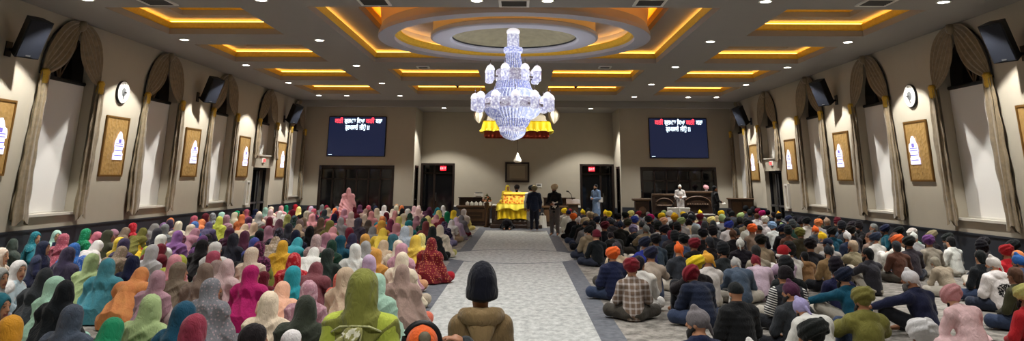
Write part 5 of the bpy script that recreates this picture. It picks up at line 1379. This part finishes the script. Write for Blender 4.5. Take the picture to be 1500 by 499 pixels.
def build_person(p, loc_z=0.):
    e = bpy.data.objects.new('person', None); C.objects.link(e); e.location = (p['x'], p['y'], loc_z); e.rotation_euler = (0, 0, p['rz']); e.scale = (p['sc'],) * 3; e.empty_display_size = .1
    pz = p['pose']; seed = hash((round(p['x'], 2), round(p['y'], 2))) % 2
    piece(get_mesh('body', pz), 'body', e, p.get('skin') or rr.choice(SKIN))
    P = pose(pz); M = Matrix.Translation(P['head']) @ Matrix(head_frame(P).tolist()).to_4x4()
    if p['man']:
        piece(get_mesh('garment', pz, p['gar']), {'shirt': 'shirt', 'hoodie': 'hoodie', 'puffer': 'padded_jacket', 'kurta': 'kurta', 'tee': 'shirt'}[p['gar']], e, jig(rgb(p['gc'])), p['pr2'], LIGHT2.get(p['pr2']))
        tc = p.get('tc') or rr.choice([(30, 32, 38), (44, 50, 66), (54, 66, 92), (70, 66, 60), (190, 184, 172)] if p['gar'] != 'kurta' else [rgb(p['gc'])])
        piece(get_mesh('trousers', pz), 'trousers', e, tc)
        nm = {'turban': 'turban', 'tall': 'turban', 'patka': 'head_wrap', 'beanie': 'beanie', 'cap': 'cap', 'hair': 'hair', 'bun': 'hair', 'hoodup': 'hood', 'santa': 'party_hat'}[p['hw']]
        hm = M
        if p['hw'] in ('turban', 'patka'): hm = M @ Matrix.Rotation(rr.uniform(-.12, .12), 4, 'Y') @ Matrix.Rotation(rr.uniform(-.3, .3), 4, 'Z')
        h = piece(get_mesh('hw', None, p['hw']), nm, e, jig(rgb(p['hc'])), mtx=hm)
        if p['hw'] == 'santa':
            m_ = MB(); m_.lathe([(.085, -.02), (.105, -.025), (.118, 0), (.108, .028), (.088, .026)], 28, (0, -.012, 0), squash=1.15); m_.build('white_brim', M_white, h, smooth=True)
        if p['hw'] not in ('cap', 'beanie', 'hair') or rr.random() < .5:
            if p['sc'] > .85: piece(get_mesh('hw', None, 'beard'), 'beard', e, p.get('beard') or rr.choice(BEARD), mtx=M)
    else:
        same = p['pr'] in ('dots',) 
        piece(get_mesh('garment', pz, 'kameez'), 'kameez', e, jig(rgb(p['gc'])), 'floral' if p['pr'] == 'floral' else None, LIGHT2['floral'] if p['gc'] not in ('white', 'light grey', 'cream') else (70, 74, 70))
        sc_col = rgb(p['hc']) if p['pr'] != 'dots' else rgb('burgundy')
        piece(get_mesh('scarf', pz, p['style'], seed), 'headscarf', e, jig(sc_col), p['pr'] if p['pr'] not in (None, 'floral') else (rr.choice(['cloudy', 'cloudy', 'floral', 'dots', None, None, None, None]) if p['pr'] is None else 'cloudy'), LIGHT2['dots'] if p['pr'] == 'dots' else tuple(v + (235 - v) * rr.uniform(.1, .32) for v in sc_col))
        piece(get_mesh('trousers', pz), 'trousers', e, jig(rgb(p['gc'])))
    p['obj'] = e
    return e
# in view only; nearest three hundred or so are people of their own, the rest one crowd
seated = []
for p in people:
    u, v = project((p['x'], p['y'], .7))
    if -25 < u < 1525 and v < 540: seated.append(p)
seated.sort(key=lambda p: p['y'])
NIND = 296
near, far = seated[:NIND], seated[NIND:]
for p in near: build_person(p)
print('seated', len(seated), 'women', sum(not p['man'] for p in seated), 'last individual depth', near[-1]['y'])
# far crowd: one object, coarse figures with their own colours
LOW = {}
def low_piece(kind, pz, style):
    k = (kind, pz, style)
    if k not in LOW:
        if kind == 'hw':
            v, f = surf(lambda P: hw_sdf(P, style), (-.19, -.22, -.22), (.19, .25, .27), .022)
            p = pose(pz); v = v @ head_frame(p).T + np.array(p['head'])
        else:
            p = pose(pz); lo, hi = bounds(p, .3); lo[2] = .0
            g = {'body': lambda P: body_sdf(P, p), 'garment': lambda P: garment_sdf(P, p, style), 'scarf': lambda P: scarf_sdf(P, p, style)}[kind]
            v, f = surf(g, lo, hi, .026)
        LOW[k] = (v, f)
    return LOW[k]
AV, AF, AC = [], [], []; off = 0
for p in far:
    pz = p['pose']; pz = pz if pz in ('up', 'left', 'right', 'bow') else 'up'
    ps = [('body', None, rr.choice(SKIN)), ('garment', 'kurta' if p['man'] else 'kameez', rgb(p['gc']))]
    ps += [('hw', p['hw'] if p['hw'] in HWTOP else 'turban', rgb(p['hc']))] if p['man'] else [('scarf', p['style'], rgb(p['hc']))]
    c, s = math.cos(p['rz']), math.sin(p['rz'])
    for kd, st_, col in ps:
        v, f = low_piece(kd, pz, st_)
        w = v * p['sc']; w = np.stack([w[:, 0] * c - w[:, 1] * s + p['x'], w[:, 0] * s + w[:, 1] * c + p['y'], w[:, 2]], 1)
        AV.append(w); AF.append(f + off); off += len(v); AC.append(np.tile(np.array(lin(jig(col)), np.float32), (len(v), 1)))
if far:
    M_far = mat('crowd_cloth', (128, 128, 128), .85, spec=.15)
    at = N(M_far, 'ShaderNodeAttribute', attribute_type='GEOMETRY', attribute_name='cloth_colour')
    M_far.node_tree.links.new(at.outputs['Color'], M_far.node_tree.nodes['Principled BSDF'].inputs['Base Color'])
    me = np_mesh('seated_crowd', np.concatenate(AV), np.concatenate(AF), [M_far])
    a = me.color_attributes.new('cloth_colour', 'FLOAT_COLOR', 'POINT'); a.data.foreach_set('color', np.concatenate(AC).ravel())
    o = bpy.data.objects.new('seated_crowd', me); C.objects.link(o); o['kind'] = 'stuff'
    tag(o, 'distant rows of people seated on the carpet just before the dais and stage', 'crowd')
# ------------------------------------------------------------------ standing figures
special = []
def stander(px, py, hc, gc, hw, gar, pz, rz, label, sc=1., foot=None, man=True, style='long', pr=None, tc=None, beard=None, Y=None, z0=0.):
    """py = head-top row; Y = depth from the camera"""
    v = top_of(pz, hw) * sc
    d = ray(px, py); t = Y / d[1]; Pw = CAM + d * t
    if foot: s_ = (Pw[2] - z0) / v[2]; sc *= s_; v = v * s_
    c, s = math.cos(rz), math.sin(rz)
    p = dict(kind='m' if man else 'w', x=Pw[0] - (c * v[0] - s * v[1]), y=Pw[1] - (s * v[0] + c * v[1]), hc=hc, gc=gc, hw=hw, gar=gar, pose=pz, rz=rz, sc=sc, pr=pr, pr2=None, style=style, man=man, px=px, py=py)
    if tc: p['tc'] = tc
    if beard: p['beard'] = beard
    e = build_person(p, z0); tag(e, label, 'person'); special.append(p); e['_'] = 1; del e['_']
    return p, e
for nm, pz in (('s', 'stand'),): pass
stander(782.5, 271.5, 'khaki', 'navy', 'turban', 'puffer', 'stand', .05, 'person standing at the throne in navy jacket, dark trousers and grey turban, seen from behind', foot=1, Y=32.7, tc=(28, 30, 42))
p_, e_ = stander(812, 269.5, 'beige', 'black', 'turban', 'shirt', 'standhold', PI - .35, 'person walking back down the aisle in black top, grey trousers and beige turban', foot=1, Y=29.9, tc=(92, 86, 84), beard=(24, 22, 22))
w_ = thing('folded_cloth', (p_['x'] - .02, p_['y'] - .27, 1.12), 'white folded cloth held by the person in black top on the aisle', 'cloth')
MB().grid(lambda u, v: (.11 * (u - .5) * 2 * (.6 + .4 * v) + .02 * math.sin(9 * v), .03 * math.sin(6 * u + 4 * v), .2 * (v - .5) + .02 * math.sin(8 * u)), 12, 12, thick=.02).build('cloth', M_white, w_, smooth=True)
stander(778, 271, 'black', 'white', 'turban', 'kurta', 'stand', .1, 'person in white half hidden behind the navy jacketed person at the throne', foot=1, Y=33.5, tc=(120, 112, 104))
p_, e_ = stander(872.5, 269.5, 'black', 'light blue', 'hair', 'kurta', 'standhold', PI * .72, 'person in pale blue kurta standing in the dais doorway under the exit sign', foot=1, Y=38.6, tc=(170, 190, 220), beard=(26, 24, 24))
w_ = thing('folded_paper', (p_['x'] + .2, p_['y'] - .22, 1.1), 'white paper held by the person in pale blue kurta', 'paper')
MB().add([(-.1, 0, -.12), (.1, -.02, -.12), (.1, 0, .12), (-.1, -.02, .12), (-.1, .01, -.12), (.1, -.01, -.12), (.1, .01, .12), (-.1, -.01, .12)], [(0, 1, 2, 3), (4, 7, 6, 5), (0, 4, 5, 1), (1, 5, 6, 2), (2, 6, 7, 3), (3, 7, 4, 0)]).build('sheet', M_white, w_)
stander(511, 274.5, 'pink', 'pink', None, 'kameez', 'stand', .3, 'person standing among the seated women wrapped in a long pink patterned shawl', foot=1, Y=33.4, man=False, style='shawl', pr='floral')
stander(995.5, 270, 'white', 'white', 'patka', 'kurta', 'standhold', PI - .1, 'musician in white kurta with banded white head wrap behind the cloth covered harmoniums', foot=1, Y=36.2, z0=.34, beard=(28, 24, 24))
p_, e_ = stander(1046.5, 271.5, 'black', 'black', 'hair', 'shirt', 'standhold', -PI * .45, 'dark clad person standing at the end of the stage with a white sheet', foot=1, Y=35.2, tc=(22, 22, 26))
w_ = thing('song_sheet', (p_['x'] + .3, p_['y'] - .1, 1.13), 'white sheet in the hand of the dark clad person by the stage', 'paper')
MB().add([(-.02, -.1, -.12), (.12, -.1, -.08), (.12, .1, -.04), (-.02, .1, -.08), (-.02, -.1, -.11), (.12, -.1, -.07), (.12, .1, -.03), (-.02, .1, -.07)], [(0, 1, 2, 3), (4, 7, 6, 5), (0, 4, 5, 1), (1, 5, 6, 2), (2, 6, 7, 3), (3, 7, 4, 0)]).build('sheet', M_white, w_)
stander(1034, 271, 'pink', 'black', 'turban', 'shirt', 'stand', PI, 'person with pinkish turban looking over the tall carved stage screen', foot=1, Y=38.2)
stander(757, 270, 'black', 'white', 'turban', 'kurta', 'up', PI, 'person in black turban seated behind the draped throne facing the hall', Y=36.5, z0=.90, beard=(26, 24, 24))
stander(743.5, 272, 'bright yellow', 'yellow', None, 'kameez', 'up', PI + .3, 'person in bright yellow headscarf seated behind the draped throne', Y=36.5, z0=.92, man=False)
st2 = thing('dais_bench', (-.25, 36.7, 0), 'low wooden seat platform behind the draped throne', 'bench')
MB().box(-.9, .9, -.34, .42, 0, .84, bev=.02).build('seat_platform', M_wood, st2); MB().box(-.9, .9, -.34, .42, .84, .9, bev=.02).build('seat_cushion', M_white, st2)
pp = dict(kind='m', x=-.38, y=33.0, hc='black', gc='black', hw='turban', gar='shirt', pose='prostrate', rz=0., sc=.98, pr=None, pr2=None, style=None, man=True, tc=(24, 24, 28), px=745, py=313)
tag(build_person(pp), 'person in black bowing down with forehead to the floor before the throne', 'person'); special.append(pp)
# the three people close to the camera
p_, e_ = stander(534, 391.5, 'olive', 'lime', None, 'kameez', 'stand', -.12, 'person in olive headscarf with knotted ends and lime top close to the camera', Y=4.75, foot=1, man=False, style='hood')
sc = [c for c in e_.children if c.name.startswith('headscarf')][0]; sc.color = lin((118, 120, 56))
def ribbon(pts, w, th=.006):
    n = len(pts) - 1
    def fn(u, v):
        t = v * n; i = min(int(t), n - 1); q = t - i; a, b_ = Vector(pts[i]), Vector(pts[i + 1]); c_ = a.lerp(b_, q)
        return (c_.x + w * (u - .5) * (1 + .5 * math.sin(7 * v + pts[0][0] * 40)), c_.y + .012 * math.sin(u * 9 + v * 6), c_.z + .02 * (u - .5) * math.sin(v * 11))
    return MB().grid(fn, 10, 18, thick=th)
kc = CLOTH['floral']
for pts, w_ in (([(-.02, -.165, 1.42), (-.05, -.2, 1.34), (-.04, -.2, 1.22), (-.08, -.2, 1.1)], .07), ([(.02, -.165, 1.42), (.04, -.2, 1.33), (.03, -.21, 1.2), (.05, -.2, 1.12)], .06), ([(0, -.17, 1.42), (0, -.21, 1.36), (-.01, -.22, 1.28)], .09)):
    o = ribbon(pts, w_).build('scarf_end', kc, sc, smooth=True); o.color = lin((150, 148, 92)); o['second_colour'] = list(lin((206, 204, 180))[:3])
rp = MB(); rp.tube([(-.17, -.09, 1.38), (-.1, -.13, 1.42), (0, -.155, 1.43), (.1, -.13, 1.425), (.17, -.09, 1.39)], .006, 8); o = rp.build('scarf_border', CLOTH['plain'], sc, smooth=True); o.color = lin((190, 192, 140))
p_, e_ = stander(706.5, 396, 'black', 'tan', 'beanie', 'hoodie', 'standturn', .1, 'child standing in the aisle wearing black knit hat and tan hooded coat', Y=4.95, foot=1, tc=(40, 42, 50))
e_.scale[0] *= .84
hd_ = MB(); hd_.tube([(.14, .04, 1.45), (.15, -.05, 1.49), (.09, -.12, 1.50), (0, -.14, 1.495), (-.09, -.12, 1.50), (-.15, -.05, 1.49), (-.14, .04, 1.45)], [.035, .055, .06, .06, .06, .055, .035], 12)
hd_.grid(lambda u, v: (.15 * math.cos(PI * u) * (1 - .5 * v), -.05 - .11 * math.sin(PI * u) - .03 * math.sin(PI * v), 1.47 - .24 * v * (.4 + .6 * math.sin(PI * u))), 18, 8, thick=.02)
h_ = hd_.build('folded_hood', CLOTH['plain'], e_, smooth=True); h_.color = lin((132, 110, 76))
for c in e_.children:
    if c.name.startswith('hoodie'): c.color = lin((112, 92, 62)); c.name = 'hooded_coat'
    if c.name.startswith('beanie'): c.color = lin((16, 18, 30)); c.scale = (1.4, 1.16, 1.4)
    if c.name.startswith('beard'): bpy.data.objects.remove(c)
p_, e_ = stander(619, 474.5, 'bright orange', 'charcoal', 'cap', 'hoodie', 'armup', .15, 'child at the bottom edge in orange and black cap with one hand raised to it', Y=3.75, foot=1)
for c in list(e_.children):
    if c.name.startswith('beard'): bpy.data.objects.remove(c)
    elif c.name.startswith('cap'):
        m_ = MB(); pts = [(.098 * math.cos(a), -.01 + .0 * a, .04 + .1 * math.sin(a)) for a in [PI * i / 20 for i in range(21)]]
        m_.tube([(x, .005, z) for x, y, z in pts], .022, 10); b_ = m_.build('black_band', M_black, c, smooth=True)
        m_ = MB(); m_.lathe([(.036, 0), (.03, .012), (.005, .016)], 18); b_ = m_.build('round_emblem', mat('cap_emblem', (96, 88, 70), .7, noise=.5, nscale=60), c, smooth=True)
        b_.rotation_euler = (PI / 2 - .45, 0, .1); b_.location = (.012, -.108, .085)

# prints on two garments, laid onto the cloth
from mathutils.bvhtree import BVHTree
def print_patch(p, gname, name, x0, x1, z0, z1, m, fn=None, lift=.004, n=14):
    g_ = [c for c in p['obj'].children if c.name.startswith(gname)][0]
    bv = BVHTree.FromPolygons([v.co for v in g_.data.vertices], [tuple(q.vertices) for q in g_.data.polygons])
    vs = {}; mb = MB()
    for i in range(n + 1):
        for j in range(n + 1):
            x, z = x0 + (x1 - x0) * i / n, z0 + (z1 - z0) * j / n
            h = bv.ray_cast(Vector((x, -1, z)), Vector((0, 1, 0)))
            if h[0] is not None: vs[i, j] = (x, h[0].y - lift, z)
    fs = [[(i, j), (i+1, j), (i+1, j+1), (i, j+1)] for i in range(n) for j in range(n) if all(k in vs for k in ((i, j), (i+1, j), (i+1, j+1), (i, j+1))) and (fn is None or fn((i + .5) / n, (j + .5) / n))]
    ks = list(vs); ix = {k: q for q, k in enumerate(ks)}
    mb.add([vs[k] for k in ks], [tuple(ix[k] for k in f_) for f_ in fs])
    if fs: mb.build(name, m, g_)
for p in near:
    if p['man'] and (p['px'], p['py']) == (1455, 373):
        r3 = random.Random(4); cells = {(i, j): r3.random() for i in range(26) for j in range(26)}
        print_patch(p, 'hoodie', 'dark_print', -.12, .15, .22, .45, M_black, lambda u, v: cells[int(u * 25), int(v * 25)] > .25 and (u - .5) ** 2 + (v - .5) ** 2 < .3, n=26)
        print_patch(p, 'hoodie', 'script_print', -.06, .14, .24, .33, M_white, lambda u, v: abs(v - .5 - .32 * math.sin(u * 24)) < .13, lift=.008, n=30)
    if p['man'] and (p['px'], p['py']) == (1176, 433):
        print_patch(p, 'hoodie', 'neck_label', -.03, .03, .50, .52, M_black, None, n=4)
t = thing('red_cloth', (0, 0, 0), 'red folded cloth lying on the carpet by the women at the left wall', 'cloth')
P = on_plane(42, 393, 2, 0); t.location = (P[0], P[1], 0)
MB().grid(lambda u, v: (.42 * (u - .5) + .02 * math.sin(9 * v), .3 * (v - .5), .05 + .03 * math.sin(7 * u + 3 * v) * math.sin(PI * u)), 18, 14, thick=.05).build('folded_layer', mat('red_cotton', (168, 40, 52), .85), t, smooth=True)
# ------------------------------------------------------------------ say which person is which
GN = {'shirt': 'top', 'hoodie': 'hoodie', 'puffer': 'padded jacket', 'kurta': 'kurta', 'tee': 'T-shirt'}
HN = {'turban': 'turban', 'tall': 'tall turban', 'patka': 'head wrap', 'beanie': 'knit hat', 'cap': 'cap', 'hair': 'hair', 'hoodup': 'hood', 'santa': 'hat with white brim'}
PN = {'floral': 'patterned', 'dots': 'dotted', 'cloudy': 'mottled', 'plaid': 'plaid', 'check': 'checked', 'stripe': 'striped'}
def head_name(p):
    if p['man']: return p['hc'] + ' ' + HN[p['hw']]
    if p['pr'] == 'dots': return 'dotted red headscarf'
    return p['hc'] + ' ' + ('shawl' if p['style'] == 'shawl' else 'headscarf')
def desc(p):
    who = 'child' if p['sc'] < .86 else 'person'
    g = (PN[p['pr2']] + ' ' if p['pr2'] else (PN[p['pr']] + ' ' if p['pr'] == 'floral' else '')) + p['gc'] + ' ' + (GN[p['gar']] if p['man'] else 'garments')
    return '%s in %s and %s' % (who, head_name(p), g)
def neigh(p):
    out = []
    for q in near:
        if q is p: continue
        dx, dy = q['x'] - p['x'], q['y'] - p['y']; d = math.hypot(dx, dy)
        if d < 2.2 and q['man'] == p['man']:
            rel = ('behind' if dy > 0 else 'in front of') if abs(dy) > abs(dx) else ('left of' if dx > 0 else 'right of')
            out.append((d, rel, head_name(q)))
    return sorted(out)
D = {id(p): desc(p) for p in near}; from collections import Counter
cnt = Counter(D.values()); NB = {id(p): neigh(p) for p in near}
used = set()
def where(p):
    if p['man']: return 'beside the aisle' if p['x'] < 2.6 else ('by the right wall' if p['x'] > 9.6 else '')
    return 'beside the aisle' if p['x'] > -2.6 else ('by the left wall' if p['x'] < -9.6 else '')
for p in near:
    base = D[id(p)]; lab = None
    if cnt[base] == 1: lab = base + ', seated on the carpet'
    else:
        peers = [q for q in near if q is not p and D[id(q)] == base]
        w = where(p)
        if w and not any(where(q) == w for q in peers): lab = base + ' seated ' + w
        if not lab:
            for d, rel, hn in NB[id(p)]:
                if not any(any(r2 == rel and h2 == hn for _, r2, h2 in NB[id(q)]) for q in peers):
                    lab = base + ', ' + rel + ' the ' + hn; break
        if not lab:
            for a in NB[id(p)]:
                for b in NB[id(p)]:
                    if a[2] == b[2]: continue
                    if not any(any(r[1:] == a[1:] for r in NB[id(q)]) and any(r[1:] == b[1:] for r in NB[id(q)]) for q in peers):
                        lab = base + ', ' + a[1] + ' the ' + a[2] + ', ' + b[1] + ' the ' + b[2]; break
                if lab: break
    if not lab or len(lab.split()) > 16:
        order = sorted([q for q in near if D[id(q)] == base], key=lambda q: q['y'])
        lab = base + ', %s from the front of those alike' % ['first', 'second', 'third', 'fourth', 'fifth', 'sixth', 'seventh', 'eighth', 'ninth', 'tenth', 'eleventh', 'twelfth'][min(11, order.index(p))]
    assert lab not in used or True
    used.add(lab)
    e = p['obj']; e['label'] = lab; e['category'] = 'person'; e['group'] = 'people seated on the men\'s side' if p['man'] else 'people seated on the women\'s side'
for p in special: pass
# ------------------------------------------------------------------ view
sc_ = bpy.context.scene
w = bpy.data.worlds.new('world'); sc_.world = w; w.use_nodes = True
w.node_tree.nodes['Background'].inputs[0].default_value = (.02, .02, .025, 1)
vs = sc_.view_settings; vs.view_transform = 'Standard'; vs.look = 'None'; vs.gamma = 1; vs.use_curve_mapping = False; vs.exposure = EXPOSURE
sc_.cycles.max_bounces = 6; sc_.cycles.diffuse_bounces = 4; sc_.cycles.glossy_bounces = 3; sc_.cycles.use_denoising = True
sc_.cycles.caustics_reflective = False; sc_.cycles.caustics_refractive = False
sc_.cycles.sample_clamp_indirect = 6
if DEBUG:
    with open('/tmp/labels.txt', 'w') as fh:
        for p in near: fh.write('%s | %.1f %.1f\n' % (p['obj']['label'], p['x'], p['y']))
    open('/tmp/count.txt', 'w').write(str((len(near), len(far))))
    print('PEOPLE', len(near), len(far), sum(not p['man'] for p in near), near[-1]['y'])
